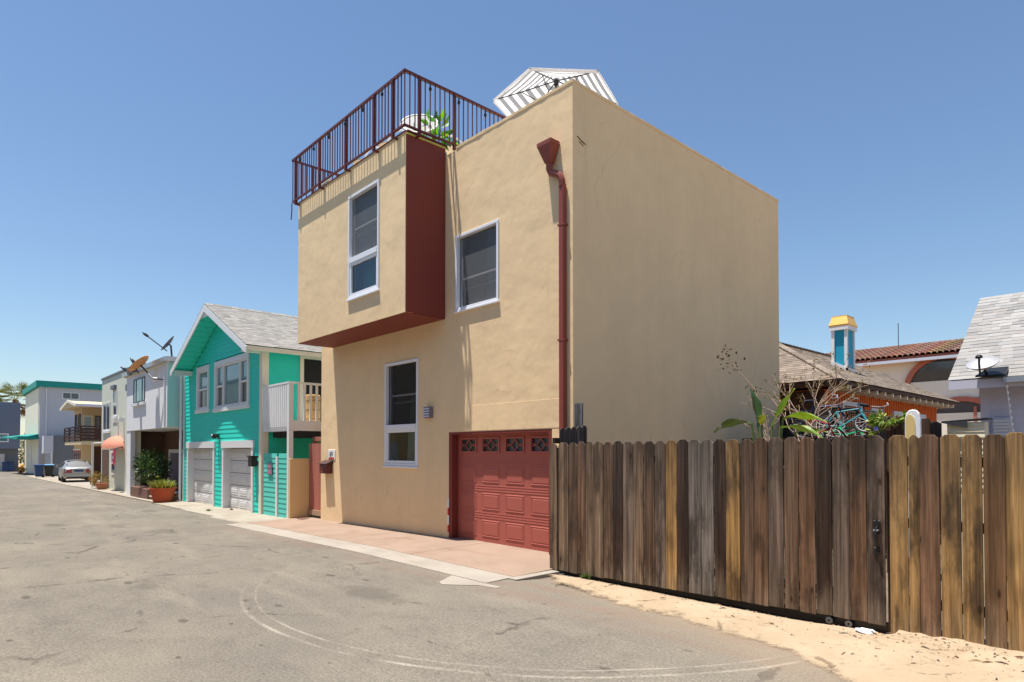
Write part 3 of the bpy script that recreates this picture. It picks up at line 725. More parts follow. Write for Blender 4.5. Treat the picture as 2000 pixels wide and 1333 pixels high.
for c in range(cols):
    for r in range(3):
        raised_panel(gu0 + cw * c + 0.095, gu0 + cw * (c + 1) - 0.095, dz0 + dh * r + 0.105, dz0 + dh * (r + 1) - 0.105)
    h = gd_holes[c]
    mb = MB(); frame_box(mb, FD, h[0] - 0.03, h[1] + 0.03, h[2] - 0.03, h[3] + 0.03, 0.001, 0.018, 0.035)
    uc, vc = (h[0] + h[1]) / 2, (h[2] + h[3]) / 2; hu, hv = (h[1] - h[0]) / 2, (h[3] - h[2]) / 2
    for a, b in (((-.42, 0), (0, .95)), ((0, .95), (.42, 0)), ((.42, 0), (0, -.95)), ((0, -.95), (-.42, 0)), ((-1, 0.2), (-.4, 0)), ((1, 0.2), (.4, 0)), ((-1, -.2), (-.4, 0)), ((1, -.2), (.4, 0))):
        mb.bar(FD.P(uc + a[0] * hu, vc + a[1] * hv, -0.005), FD.P(uc + b[0] * hu, vc + b[1] * hv, -0.005), 0.014, 0.014, (0, 1, 0))
    mb.build('window_grille', 'garage_red', door)
    mb = MB(); mb.poly([FD.P(h[0], h[2], -0.03), FD.P(h[1], h[2], -0.03), FD.P(h[1], h[3], -0.03), FD.P(h[0], h[3], -0.03)]); mb.build('pane', 'pane_dark', door)
mb = MB(); FD.box(mb, gu0, gu1, dz0 - 0.03, dz0 - 0.001, -0.04, 0.012); mb.build('bottom_seal', 'garage_red', door)
mb = MB(); F0.box(mb, GD[0], gu0 - 0.001, 0.0, GD[3], -0.20, -0.004); F0.box(mb, gu1 + 0.001, GD[1], 0.0, GD[3], -0.20, -0.004); F0.box(mb, gu0 - 0.001, gu1 + 0.001, dz1 + 0.001, GD[3], -0.20, -0.004)
mb.build('garage_frame', 'oxblood', house)
for z0, m in ((0.62, 'plate_white'), (0.47, 'reflector_red'), (0.30, 'plate_white'), (0.15, 'reflector_red')):
    mb = MB(); F0.box(mb, GD[0] - 0.028, GD[0] + 0.012, z0, z0 + (0.17 if m == 'plate_white' else 0.13), 0.002, 0.008); mb.build('reflector', m, house)

# railing: posts, balusters, rails; stands just outside the bay edge on brackets
rl = MB(); YR = BY - 0.10; XR = BR + 0.11; XL = BL - 0.10; z0, z1 = 7.62, 8.62; YE = 3.4
rl.bar((XL - 0.02, YR, z1), (XR + 0.02, YR, z1), 0.05, 0.04); rl.bar((XR, YR - 0.02, z1), (XR, YE, z1), 0.05, 0.04); rl.bar((XL, YR - 0.02, z1), (XL, 2.4, z1), 0.05, 0.04)
rail = rl.build('railing', 'rail_red', house)
mb = MB(); mb.bar((XL, YR, z0), (XR, YR, z0), 0.04, 0.035); mb.bar((XR, YR, z0), (XR, YE, z0), 0.04, 0.035); mb.bar((XL, YR, z0), (XL, 2.4, z0), 0.04, 0.035); mb.build('bottom_rail', 'rail_red', rail)
def post(x, y):
    mb = MB(); mb.box(x - .026, x + .026, y - .026, y + .026, z0 - 0.10, z1 - 0.005); mb.build('post', 'rail_red', rail)
def bracket(x, y, dx, dy):
    mb = MB(); mb.bar((x, y, z0 - 0.09), (x + dx, y + dy, z0 - 0.09), 0.045, 0.03); mb.build('bracket', 'rail_red', rail)
fx = [XL + 0.16, -6.63, -5.42, -4.28, XR - 0.18 - 0.22]
for x in fx: post(x, YR); bracket(x, YR, 0, 0.11)
ry = [YR + 0.32, 0.75 - 0.62, 1.45, 2.9]
for y in ry: post(XR, y)
for y in ry[:1]: bracket(XR, y, -0.11, 0)
for y in (YR + 0.5, 0.9): post(XL, y)
bal = MB(); bal.box(-0.009, 0.009, -0.009, 0.009, z0, z1)
balm = None
def baluster(x, y):
    global balm
    if balm is None:
        mb = MB(); mb.box(x - .0085, x + .0085, y - .0085, y + .0085, z0 + 0.017, z1 - 0.018); o = mb.build('baluster', 'rail_red', rail); balm = (o, x, y); return
    o = balm[0].copy(); COL.objects.link(o); o.parent = rail; o.location = (x - balm[1], y - balm[2], 0)
def run(a, b, posts, fn, gap=0.112):
    n = int(round((b - a) / gap))
    for i in range(n + 1):
        q = a + (b - a) * i / n
        if all(abs(q - p) > 0.05 for p in posts): fn(q)
run(XL, XR, fx, lambda q: baluster(q, YR))
run(YR + 0.11, YE, ry, lambda q: baluster(XR, q))
run(YR + 0.11, 2.4, (YR + .5, .9), lambda q: baluster(XL, q))
# downspout with hopper head
mb = MB()
c = Vector((-0.42, 0, 6.58)); top = [(-.155, -.005), (.155, -.005), (.155, -.22), (-.155, -.22)]; bot = [(-.055, -.03), (.055, -.03), (.055, -.14), (-.055, -.14)]
mb.add([c + Vector((x, y, 0.0)) for x, y in top] + [c + Vector((x, y, -0.06)) for x, y in top] + [c + Vector((x * .92, y, -0.07)) for x, y in top] + [c + Vector((x, y, -0.33)) for x, y in bot],
       [(3, 2, 1, 0)] + [(4 * k + i, 4 * k + (i + 1) % 4, 4 * k + 4 + (i + 1) % 4, 4 * k + 4 + i) for k in range(3) for i in range(4)] + [(12, 13, 14, 15)])
sp = fix_normals(mb.build('downspout', 'spout_red', house, bevel=0.006))
mb = MB(); pts = [(-0.42, -.085, 6.27), (-0.42, -.085, 6.16), (-0.38, -.085, 6.09), (-0.25, -.08, 6.03), (-0.19, -.075, 5.99), (-0.165, -.065, 5.90), (-0.165, -.06, 5.82)]
mb.tube(pts, [0.052, .055, .058, .055, .055, .054, .052], 8); mb.build('elbow', 'spout_red', sp, smooth=True)
mb = MB(); mb.box(-0.215, -0.118, -0.095, -0.012, -0.02, 5.86); mb.build('pipe', 'spout_red', sp, bevel=0.008)
for z in (5.2, 3.4, 1.6):
    mb = MB(); mb.box(-0.235, -0.10, -0.10, -0.002, z, z + 0.03); mb.build('strap', 'spout_red', sp)
mb = MB(); mb.tube([(0.002, 0.10, 6.60), (0.006, 0.22, 6.55), (0.002, 0.30, 6.53)], 0.008, 5); mb.tube([(0.002, 0.14, 6.53), (0.005, 0.20, 6.51), (0.002, 0.25, 6.49)], 0.006, 5); mb.build('roof_scar', 'dark_brown', house)

# things fixed to the tan house
o = thing('wall_lamp', (-3.80, -0.05, 2.34), 'small grey louvred box lamp beside the ground floor window', 'lamp')
mb = MB(); F0.box(mb, -3.90, -3.69, 2.34, 2.56, 0.0, 0.09); mb.build('housing', 'sign_grey', o, bevel=0.008)
for k in range(4):
    mb = MB(); F0.box(mb, -3.89, -3.70, 2.36 + k * 0.05, 2.385 + k * 0.05, 0.088, 0.10); mb.build('louvre', 'lilac_paint', o)
o = thing('mailbox', (-8.12, -0.08, 1.12), 'dark red metal mailbox on the tan wall under the number plate', 'mailbox')
mb = MB(); F0.box(mb, -8.33, -7.93, 1.13, 1.36, 0.0, 0.15); mb.build('box', 'rail_red', o, bevel=0.006)
mb = MB(); mb.prism([F0.P(-8.36, 1.362, 0.0), F0.P(-8.36, 1.362, 0.19), F0.P(-8.36, 1.375, 0.19), F0.P(-8.36, 1.46, 0.0)], (0.46, 0, 0)); mb.build('lid', 'dark_brown', o)
mb = MB(); F0.box(mb, -8.31, -8.12, 1.15, 1.31, 0.151, 0.158); mb.build('door_flap', 'spout_red', o)
o = thing('number_plate', (-8.0, -0.01, 1.48), 'white house number plate above the dark red mailbox', 'sign')
mb = MB(); F0.box(mb, -8.14, -7.78, 1.48, 1.72, 0.002, 0.014); mb.build('plate', 'plate_white', o, bevel=0.01)
mb = MB(); F0.box(mb, -8.11, -7.83, 1.485, 1.53, 0.0145, 0.017); mb.build('red_stripe', 'red_ink', o)
def digits(txt, F, u, v, w, size, parent, mat):
    cu = bpy.data.curves.new('digits', 'FONT'); cu.body = txt; cu.size = size; cu.extrude = 0.002; cu.align_x = 'CENTER'
    ob = bpy.data.objects.new('tmp', cu); COL.objects.link(ob)
    bpy.context.view_layer.update()
    me = bpy.data.meshes.new_from_object(ob.evaluated_get(bpy.context.evaluated_depsgraph_get()))
    bpy.data.objects.remove(ob); me.materials.append(M[mat]); me.name = 'digits'
    base = Vector(root_of(parent)['_b']); P = F.P(u, v, w) - base
    mat4 = Matrix.Translation(P) @ (Matrix.Rotation(R(90), 4, 'X') if F.side == 'front' else Matrix.Rotation(R(90), 4, 'Z') @ Matrix.Rotation(R(90), 4, 'X'))
    me.transform(mat4); o = bpy.data.objects.new('digits', me); COL.objects.link(o); o.parent = parent; return o
digits('69', F0, -7.98, 1.555, 0.017, 0.17, o, 'dark_ink')
o = tag(MB().tube([(XL - 0.05, YR + 0.0, 7.60), (XL - 0.07, YR + 0.01, 7.45), (XL - 0.08, YR, 7.22)], 0.014, 6).build('hanging_cable', 'dark_steel'), 'thin dark cable end hanging from the railing corner of the bay', 'cable')

# roof terrace
um = thing('patio_umbrella', (-2.2, 1.95, 6.6), 'grey and white striped hexagonal patio umbrella on the roof terrace', 'umbrella')
cx, cy, zr, za, RR = -2.2, 1.95, 8.75, 9.22, 1.27
ang = [R(-69 + 60 * k) for k in range(6)]; rim = [Vector((cx + RR * math.cos(a), cy + RR * math.sin(a), zr)) for a in ang]; apx = Vector((cx, cy, za))
for k in range(6):
    a, b = rim[k], rim[(k + 1) % 6]; n = 6; vs = []; uvs = []; fs = []
    for i in range(n + 1):
        t_ = i / n; l, r = a.lerp(apx, t_), b.lerp(apx, t_); sag = -0.05 * math.sin(math.pi * t_) * (1 - t_)
        for j in range(5):
            s_ = j / 4; p = l.lerp(r, s_) + Vector((0, 0, sag + 0.03 * (1 - abs(2 * s_ - 1)) * (-1) * (1 - t_))); vs.append(p); uvs.append((s_, t_ * 7.0))
    for i in range(n):
        for j in range(4): fs.append((i * 5 + j, i * 5 + j + 1, (i + 1) * 5 + j + 1, (i + 1) * 5 + j))
    mb = MB(); mb.add(vs, fs); o = mb.build('canopy_panel', 'stripe_cloth', um, smooth=True)
    ul = o.data.uv_layers.new(name='UVMap')
    for li, l_ in enumerate(o.data.loops): ul.data[li].uv = uvs[l_.vertex_index]
    mb = MB(); mb.tube([apx + Vector((0, 0, -0.05)), a.lerp(apx, 0.5) + Vector((0, 0, -0.045)), a + Vector((0, 0, -0.02))], 0.012, 6); mb.build('rib', 'dark_steel', um)
    mb = MB(); mb.tube([Vector((cx, cy, 8.55)), a.lerp(apx, 0.45) + Vector((0, 0, -0.05))], 0.009, 6); mb.build('strut', 'dark_steel', um)
    e = (b - a).normalized(); mb = MB(); mb.add([a, b, b + Vector((0, 0, -0.07)), a + Vector((0, 0, -0.07))], [(0, 1, 2, 3)]); o = mb.build('valance', 'stripe_cloth', um)
    ul = o.data.uv_layers.new(name='UVMap')
    for li in range(4): ul.data[li].uv = (0, 0.2)
mb = MB(); mb.tube([(cx, cy, 6.62), (cx, cy, 9.25)], 0.024, 8); mb.build('pole', 'dark_steel', um)
mb = MB(); mb.lathe([(0.06, 0), (0.07, 0.04), (0.06, 0.14), (0.03, 0.16)], (cx, cy, 8.47), 10); mb.lathe([(0.05, 0), (0.05, 0.08)], (cx, cy, 9.08), 10); mb.build('hub', 'black_iron', um)
mb = MB(); mb.lathe([(0.28, 0), (0.28, 0.05), (0.06, 0.09), (0.04, 0.3)], (cx, cy, 6.6), 16); mb.build('base', 'dark_steel', um)

def hoop_chair(x, y, z, name, label, rot):
    o = thing(name, (x, y, z), label, 'chair', None)
    mb = MB(); ax = Vector((math.cos(rot), math.sin(rot), 0.75)).normalized(); c = Vector((x, y, z + 0.62))
    mb.torus(c, 0.36, 0.018, ax, 28, 6); mb.build('hoop', 'white_paint', o, smooth=True)
    mb = MB(); mb.lathe([(0.35, 0), (0.30, -0.07), (0.18, -0.13), (0.02, -0.15)], c, 24, ax); mb.build('seat_bowl', 'wicker', o, smooth=True)
    for k in range(4):
        a = k * math.pi / 2 + .4; mb = MB(); mb.tube([c + Vector((0.2 * math.cos(a), 0.2 * math.sin(a), -0.08)), (x + .26 * math.cos(a), y + .26 * math.sin(a), z)], 0.014, 6); mb.build('leg', 'white_paint', o)
    return o
hoop_chair(-3.78, -0.28, 7.50, 'bowl_chair', 'white round bowl chair behind the roof railing corner', -0.7)
def wire_chair(x, y, z, label, rot):
    o = thing('wire_chair', (x, y, z), label, 'chair', 'white wire chairs on the roof terrace')
    d = Vector((math.cos(rot), math.sin(rot), 0)); f = Vector((-d.y, d.x, 0)); c = Vector((x, y, z))
    mb = MB(); mb.tube([c + d * (0.40 * math.cos(a)) + f * 0.2 + Vector((0, 0, 0.40 + 0.44 * math.sin(a))) for a in [math.pi * i / 12 for i in range(13)]], 0.018, 6); mb.build('back_hoop', 'white_paint', o, smooth=True)
    mb = MB(); mb.lathe([(0.24, 0), (0.25, 0.02), (0.22, 0.03)], c + Vector((0, 0, 0.40)), 18); mb.build('seat', 'white_paint', o)
    for sx in (-1, 1):
        for sy in (-1, 1): mb = MB(); mb.tube([c + d * .2 * sx + f * .18 * sy + Vector((0, 0, .4)), c + d * .22 * sx + f * .2 * sy], 0.011, 6); mb.build('leg', 'white_paint', o)
wire_chair(-3.95, 0.65, 7.52, 'white wire chair with arched back near the red bay side', 1.2)
wire_chair(-4.75, -0.35, 7.56, 'white wire chair with arched back in the middle of the roof railing', 0.2)
wire_chair(-5.75, -0.38, 7.54, 'white wire chair with arched back left of the roof railing centre', 0.1)
def potted(x, y, z, r, h, n, size, label, cols, potmat, mat='leaf', seed=3, sp=(.3, .3, .3), name='potted_plant', group=None):
    o = thing(name, (x, y, z), label, 'plant', group)
    mb = MB(); mb.lathe([(r * .72, 0), (r, h), (r * 1.06, h), (r * 1.06, h - .03), (r * .93, h - .03), (r * .9, h - 0.06), (0.0, h - .06)], (x, y, z), 20); mb.build('pot', potmat, o, smooth=True)
    mb = MB(); rnd = random.Random(seed)
    for k in range(7):
        a = rnd.uniform(0, 6.28); mb.tube([(x, y, z + h - .06), (x + .5 * sp[0] * math.cos(a), y + .5 * sp[1] * math.sin(a), z + h + sp[2]), (x + .8 * sp[0] * math.cos(a), y + .8 * sp[1] * math.sin(a), z + h + 1.4 * sp[2])], [0.012, .008, .004], 5)
    mb.build('stem', 'stem_green', o)
    mb = MB(); leaf_cloud(mb, (x, y, z + h + sp[2]), sp, n, size, cols, seed); mb.build('foliage', mat, o); return o
BRIGHT = [lin((110, 200, 30)), lin((84, 176, 24)), lin((150, 214, 50)), lin((40, 130, 40))]
potted(-3.62, 0.06, 7.32, 0.16, 0.26, 60, 0.24, 'bright green leafy pot plant beside the white bowl chair', BRIGHT, 'bin_light_blue', 'leaf', 5, (.22, .28, .34))
potted(-5.35, -0.60, 7.50, 0.10, 0.12, 30, 0.10, 'small bright green pot plant low behind the railing centre', BRIGHT, 'terracotta', 'leaf', 8, (.12, .1, .08))
potted(-6.05, -0.60, 7.50, 0.10, 0.10, 26, 0.09, 'small bright green pot plant low behind the railing left', BRIGHT, 'terracotta', 'leaf', 9, (.1, .1, .08))
o = thing('storage_box', (-7.2, -0.45, 7.5), 'cream slatted box behind the left end of the roof railing', 'box')
mb = MB(); mb.box(-7.5, -6.95, -.62, -.25, 7.5, 7.9); mb.build('body', 'cream_paint', o, bevel=.01)
for k in range(4): mb = MB(); mb.box(-7.52, -6.93, -.632, -.622, 7.53 + k * .095, 7.60 + k * .095); mb.build('slat', 'cream_paint', o)
mb = MB(); mb.box(-7.53, -6.92, -.64, -.22, 7.902, 7.935); mb.build('lid', 'white_paint', o)
sl = thing('string_light', (XR, 0.5, 8.4), 'string of small dark bulbs hung along the roof railing', 'string light')
mb = MB(); pts = []
for i in range(40): x = XL + .1 + (XR - XL - .1) * i / 39; pts.append((x, YR - 0.035, z1 - 0.04 - 0.03 * abs(math.sin(i * .55))))
for i in range(1, 30): y = YR + (2.9 - YR) * i / 29; pts.append((XR + 0.035, y, z1 - 0.04 - 0.03 * abs(math.sin(i * .55))))
mb.tube(pts, 0.005, 4); mb.build('wire', 'black_iron', sl)
for i in list(range(3, 39, 6)) + list(range(43, 69, 5)):
    x, y, z = pts[i]; mb = MB(); mb.lathe([(0.004, 0.02), (.014, 0.0), (.016, -.04), (.028, -.07), (.030, -.10), (.012, -.13)], (x, y, z), 8); mb.build('bulb', 'black_iron', sl)

# ------------------------------------------------------------------ wooden gate and fences
FG = Face('front', -0.75)
WOODS = dict(b=lin((138, 114, 92)), d=lin((116, 92, 74)), k=lin((68, 52, 44)), g=lin((136, 126, 117)), y=lin((172, 134, 84)), t=lin((176, 140, 92)), r=lin((126, 96, 74)), s=lin((126, 108, 94)))
def board(parent, F, u0, u1, v0, v1, w0, th, col, mat='fence_wood', clip=0.042, seed=0):
    rnd = random.Random(seed); gap = 0.0025; u0 += gap * rnd.uniform(.6, 1.7); u1 -= gap * rnd.uniform(.6, 1.7); c = clip; lean = rnd.uniform(-0.004, 0.004)
    pts = [(u0, v0), (u1, v0 + rnd.uniform(-.006, .006)), (u1 + lean, v1 - c), (u1 - c + lean, v1), (u0 + c + lean, v1 + rnd.uniform(-.004, .004)), (u0 + lean, v1 - c * rnd.uniform(.8, 1.1))]
    tw = rnd.uniform(-0.004, 0.004); n = F.P(0, 0, th) - F.P(0, 0, 0)
    mb = MB(); mb.prism([F.P(a, b, w0 + tw * (1 if i in (1, 2, 3) else -1)) for i, (a, b) in enumerate(pts)], n)
    k = rnd.uniform(0.9, 1.1); return mb.build('board', mat, parent, bevel=0.0025, color=tuple(q * k for q in col))
gate = thing('wooden_gate', (2.5, -0.75, 0), 'wide weathered brown plank gate with black latch handle', 'gate')
GX = [0.408, 0.601, 0.761, 0.914, 1.055, 1.219, 1.379, 1.534, 1.697, 1.856, 2.017, 2.171, 2.327, 2.482, 2.645, 2.803, 2.95, 3.118, 3.273, 3.431, 3.596, 3.751, 3.91, 4.07, 4.229, 4.381, 4.535]
GC = 'bdrbbdksbdsykggkydrsdrksrs'
for i in range(len(GX) - 1):
    x = GX[i]; f = i / 25.0
    board(gate, FG, GX[i], GX[i + 1], 0.025 + 0.065 * f + random.Random(i).uniform(-.006, .006), 1.808 + 0.03 * f + random.Random(i + 50).uniform(-.008, .008), 0.0, 0.018, WOODS[GC[i]], seed=i)
for z in (0.28, 0.98, 1.55):
    mb = MB(); FG.box(mb, 0.43, 4.52, z, z + 0.085, -0.045, -0.004); mb.build('rail', 'dark_fence', gate, color=WOODS['d'])
mb = MB(); mb.bar(FG.P(0.45, 0.35, -0.06), FG.P(4.5, 1.5, -0.06), 0.03, 0.08); mb.build('brace', 'dark_fence', gate, color=WOODS['d'])
mb = MB(); FG.box(mb, 0.43, 4.53, -0.03, 0.10, -0.10, -0.055); mb.build('bottom_frame_shade', 'black_iron', gate)  # black frame, deepened to stand for the shade in the gap below
for x in (4.02, 4.2):
    mb = MB(); mb.torus(FG.P(x, 0.035, -0.02), 0.022, 0.014, (0, 1, 0), 14, 6); mb.build('caster', 'steel', gate)
hd = MB(); c = FG.P(4.47, 0.0, 0.024)
hd.lathe([(.03, 0), (.034, .006), (.0, .012)], c + Vector((0, 0, 1.02)), 12, (0, -1, 0)); hd.lathe([(.028, 0), (.03, .006), (.0, .012)], c + Vector((0, 0, 0.76)), 12, (0, -1, 0))
hd.box(c.x - .026, c.x + .026, c.y - .006, c.y + .006, .93, 1.05); hd.prism([c + Vector((-.026, .004, .80)), c + Vector((.026, .004, .80)), c + Vector((0, .004, .70))], (0, -.01, 0))
handle = hd.build('handle', 'black_iron', gate, bevel=.002)
mb = MB(); mb.tube([c + Vector((0, 0, 1.0)), c + Vector((0, -.035, .97)), c + Vector((0, -.05, .90)), c + Vector((0, -.035, .83)), c + Vector((0, -.004, .79))], [.009, .011, .012, .011, .009], 8); mb.build('grip', 'black_iron', handle, smooth=True)
mb = MB(); mb.box(c.x - .02, c.x + .02, c.y - .045, c.y - .005, .955, .97); mb.build('thumb_latch', 'steel', handle)
rnd = random.Random(4)
for i in range(24):                                         # nail heads
    x = (GX[i] + GX[i + 1]) / 2; mb = MB()
    for z in (0.32, 1.02, 1.59):
        for s in (-.035, .035): mb.lathe([(.005, 0), (.0, .003)], FG.P(x + s, z + rnd.uniform(-.015, .015), 0.0185), 6, (0, -1, 0))
    mb.build('nails', 'dark_steel', gate)

fence = thing('plank_fence', (5.6, -0.73, 0), 'golden brown plank fence standing in sand right of the gate', 'fence')
FF = Face('front', -0.735)
FX = [4.566, 4.72, 4.808, 4.965, 5.118, 5.27, 5.423, 5.575, 5.73, 5.885, 6.04, 6.195, 6.35, 6.50, 6.655, 6.81, 6.965]
FC = 'ttrttktttrtttrtt'
for i in range(len(FX) - 1):
    board(fence, FF, FX[i], FX[i + 1], -0.02, 1.838 + random.Random(i + 9).uniform(-.006, .008), 0.0, 0.019, WOODS[FC[i]] if FC[i] != 'k' else lin((120, 92, 66)), seed=100 + i, clip=0.034)
for z in (0.3, 1.0, 1.56): mb = MB(); FF.box(mb, 4.57, 6.96, z, z + .085, -.045, -.004); mb.build('rail', 'dark_fence', fence, color=WOODS['d'])
for x in (4.53, 6.6): mb = MB(); FF.box(mb, x, x + .09, -.1, 1.78, -.14, -.047); mb.build('post', 'dark_fence', fence, color=WOODS['d'])

hp = thing('hinge_post', (0.31, -0.74, 0), 'single tan picket board at the hinge side of the gate', 'post')
board(hp, FG, 0.235, 0.385, -0.03, 1.80, -0.002, 0.020, WOODS['b'], seed=300)
mb = MB(); FG.box(mb, 0.26, 0.36, -.1, 1.74, -.11, -.004); mb.build('post', 'dark_fence', hp, color=WOODS['d'])
mb = MB(); mb.prism([FG.P(0.235, -.01, -.02), FG.P(0.20, -.01, -.02), FG.P(0.236, 0.28, -.02)], (0, .09, 0)); mb.build('wedge', 'dark_fence', hp, color=WOODS['d'])
ret = thing('fence_return', (0.33, -0.38, 0), 'short dark picket panel between gate post and tan house corner', 'fence')
FR = Face('right', 0.30)
for i in range(5):
    board(ret, FR, -0.625 + i * 0.118, -0.51 + i * 0.118, 0.02, 2.02 + 0.012 * i, 0.0, 0.018, lin((92, 84, 80)), 'dark_fence', 0.03, 400 + i)
mb = MB(); FR.box(mb, -0.72, -0.04, 1.80, 1.88, -.05, -.004); FR.box(mb, -0.72, -0.04, .3, .38, -.05, -.004); mb.build('rail', 'dark_fence', ret, color=WOODS['k'])
o = thing('grey_plank', (0.05, -0.06, 0), 'tall weathered grey plank against the tan house corner', 'plank')
mb = MB(); mb.box(0.13, 0.28, -0.115, -0.085, 0.02, 2.41); mb.build('board', 'fence_wood', o, color=lin((128, 132, 136)), bevel=.003)

# litter and weeds on the verge
o = thing('crumpled_bag', (4.45, -1.02, sand_h(4.45, -1.02)), 'crumpled clear plastic bag on the sand below the gate latch', 'litter')
bm_ = bmesh.new(); bmesh.ops.create_icosphere(bm_, subdivisions=3, radius=0.06)
for v in bm_.verts:
    n_ = noise.noise(v.co * 28) ; v.co = Vector((v.co.x * 1.35, v.co.y * 0.9, max(-.02, v.co.z * 0.42))) * (1 + 0.55 * n_)
me_ = bpy.data.meshes.new('bag'); bm_.to_mesh(me_); bm_.free(); me_.materials.append(M['white_plastic']); b_ = bpy.data.objects.new('bag', me_); COL.objects.link(b_); b_.parent = o; b_.location = (0, 0, .012)
def weed(x, y, z, n, r, label, seed, name='weed'):
    mb = MB(); rnd = random.Random(seed)
    for i in range(n):
        a = rnd.uniform(0, 6.28); d = rnd.uniform(0, r); L = rnd.uniform(.03, .08); p = Vector((x + d * math.cos(a), y + d * .5 * math.sin(a), z)); q = p + Vector((rnd.gauss(0, .03), rnd.gauss(0, .03), L)); s = Vector((rnd.gauss(0, 1), rnd.gauss(0, 1), 0)).normalized() * .008
        k = rnd.uniform(.7, 1.2); mb.cur = (.10 * k, .14 * k, .03 * k); mb.add([p - s, p + s, q], [(0, 1, 2)])
    return tag(mb.build(name, 'leaf'), label, 'weed')
weed(0.95, -0.83, 0.01, 60, .10, 'small green weed under the left end of the plank gate', 1)
weed(-13.9, -1.05, G(-13.9) + .01, 70, .16, 'green weed tuft in front of the white garage doors', 2)
weed(-13.55, -0.5, G(-13.55) + .03, 40, .10, 'small weed tuft at the foot of the right white garage door', 3)
rnd = random.Random(77)
mb = MB()
for i in range(700):                                        # dry leaf bits, twigs and pebbles scattered on the sand
    x = rnd.uniform(0.6, 7.5) if rnd.random() < .45 else rnd.uniform(4.3, 6.9); y = -0.82 - abs(rnd.gauss(0, .38)); s = rnd.choice((.003, .004, .005, .007, .012))
    z = sand_h(x, y) - .002
    if z < -.02: continue
    c_ = rnd.choice([lin((110, 80, 55)), lin((150, 120, 90)), lin((90, 70, 60)), lin((190, 170, 140)), lin((120, 110, 100))]); mb.cur = c_; a = rnd.uniform(0, 6.28); L = s * rnd.choice((1, 1, 1.5, 3.5))
    d = Vector((math.cos(a), math.sin(a), 0)); e = Vector((-d.y, d.x, 0)); P0 = Vector((x, y, z))
    mb.add([P0 - d * L - e * s * .5, P0 + d * L - e * s * .5, P0 + d * L + e * s * .5, P0 - d * L + e * s * .5, P0 + Vector((0, 0, s * .9))], [(0, 1, 4), (1, 2, 4), (2, 3, 4), (3, 0, 4)])
mb.cur = (1, 1, 1); o = mb.build('ground_litter', 'stone'); stuff(o); tag(o, 'scattered dry leaf bits and pebbles on the sandy verge', 'debris')

# ------------------------------------------------------------------ the green house
GL, GR, GY = -18.95, -11.42, -0.40; FGN = Face('front', GY); FGS = Face('right', GR); GB = G(-15)
green = thing('green_house', (-15.2, 4, GB), 'teal green clapboard house with grey gable roof and white trim', 'house')
AX, AZ, OV = -14.70, 6.31, 0.56                                 # ridge x, ridge height, gable overhang
EVZ = 4.60; RX, LX = -11.12, -18.42                             # eave line
SW = (-17.40, -16.06, 3.09, 4.60); BWN = (-15.48, -12.39, 3.05, 4.60); D1 = (-18.42, -15.48, -0.4, 1.78); D2 = (-14.62, -12.05, -0.4, 1.78)
sl = (AZ - EVZ) / (RX - AX)
def rake(z):
    h = (AZ - 0.16 - z) / sl
    return (AX - h, AX + h) if h > 0 else None
mb = MB(); FGN.wall(mb, GL, GR, GB - .3, 4.5, [(SW[0] + .12, SW[1] - .12, SW[2] + .1, 4.5), (BWN[0] + .1, BWN[1] - .1, BWN[2] + .1, 4.5), D1, D2], 0.15)
fix_normals(mb.build('front_wall', 'teal', green))
mb = MB(); mb.prism([(AX - 3.6, GY + .02, 4.5), (AX + 3.34, GY + .02, 4.5), (AX, GY + .02, AZ - .2)], (0, .1, 0)); mb.build('gable_wall', 'teal', green)
siding(FGN, green, GL + .02, GR - .14, GB, AZ - .2, [(SW[0], SW[1], SW[2], SW[3]), (BWN[0], BWN[1], BWN[2], BWN[3]), (D1[0] - .02, D1[1] + .02, -1, 2.02), (D2[0] - .02, D2[1] + .02, -1, 2.02)], 'teal', 0.142, 0.014,
       clip=lambda z: (GL + .02, GR - .14) if z < 4.52 else rake(z))
mb = MB(); FGS.wall(mb, GY + .15, 8.0, GB - .3, 4.55, [(0.80, 1.75, 2.38, 4.42)], 0.15); fix_normals(mb.build('side_wall', 'teal', green))
siding(FGS, green, GY + .15, 8.0, GB, 4.5, [(0.66, 1.9, 2.3, 4.55)], 'teal', 0.142, 0.014)
mb = MB(); FGN.box(mb, GR - .135, GR + .035, GB - .1, 4.56, .001, .04); FGS.box(mb, GY - .038, GY + .16, GB - .1, 4.56, .027, .045); mb.build('corner_board', 'cream_paint', green)
mb = MB(); FGN.box(mb, GL - .03, GL + .06, GB - .1, 4.5, .0, .04); mb.build('corner_board', 'white_paint', green)
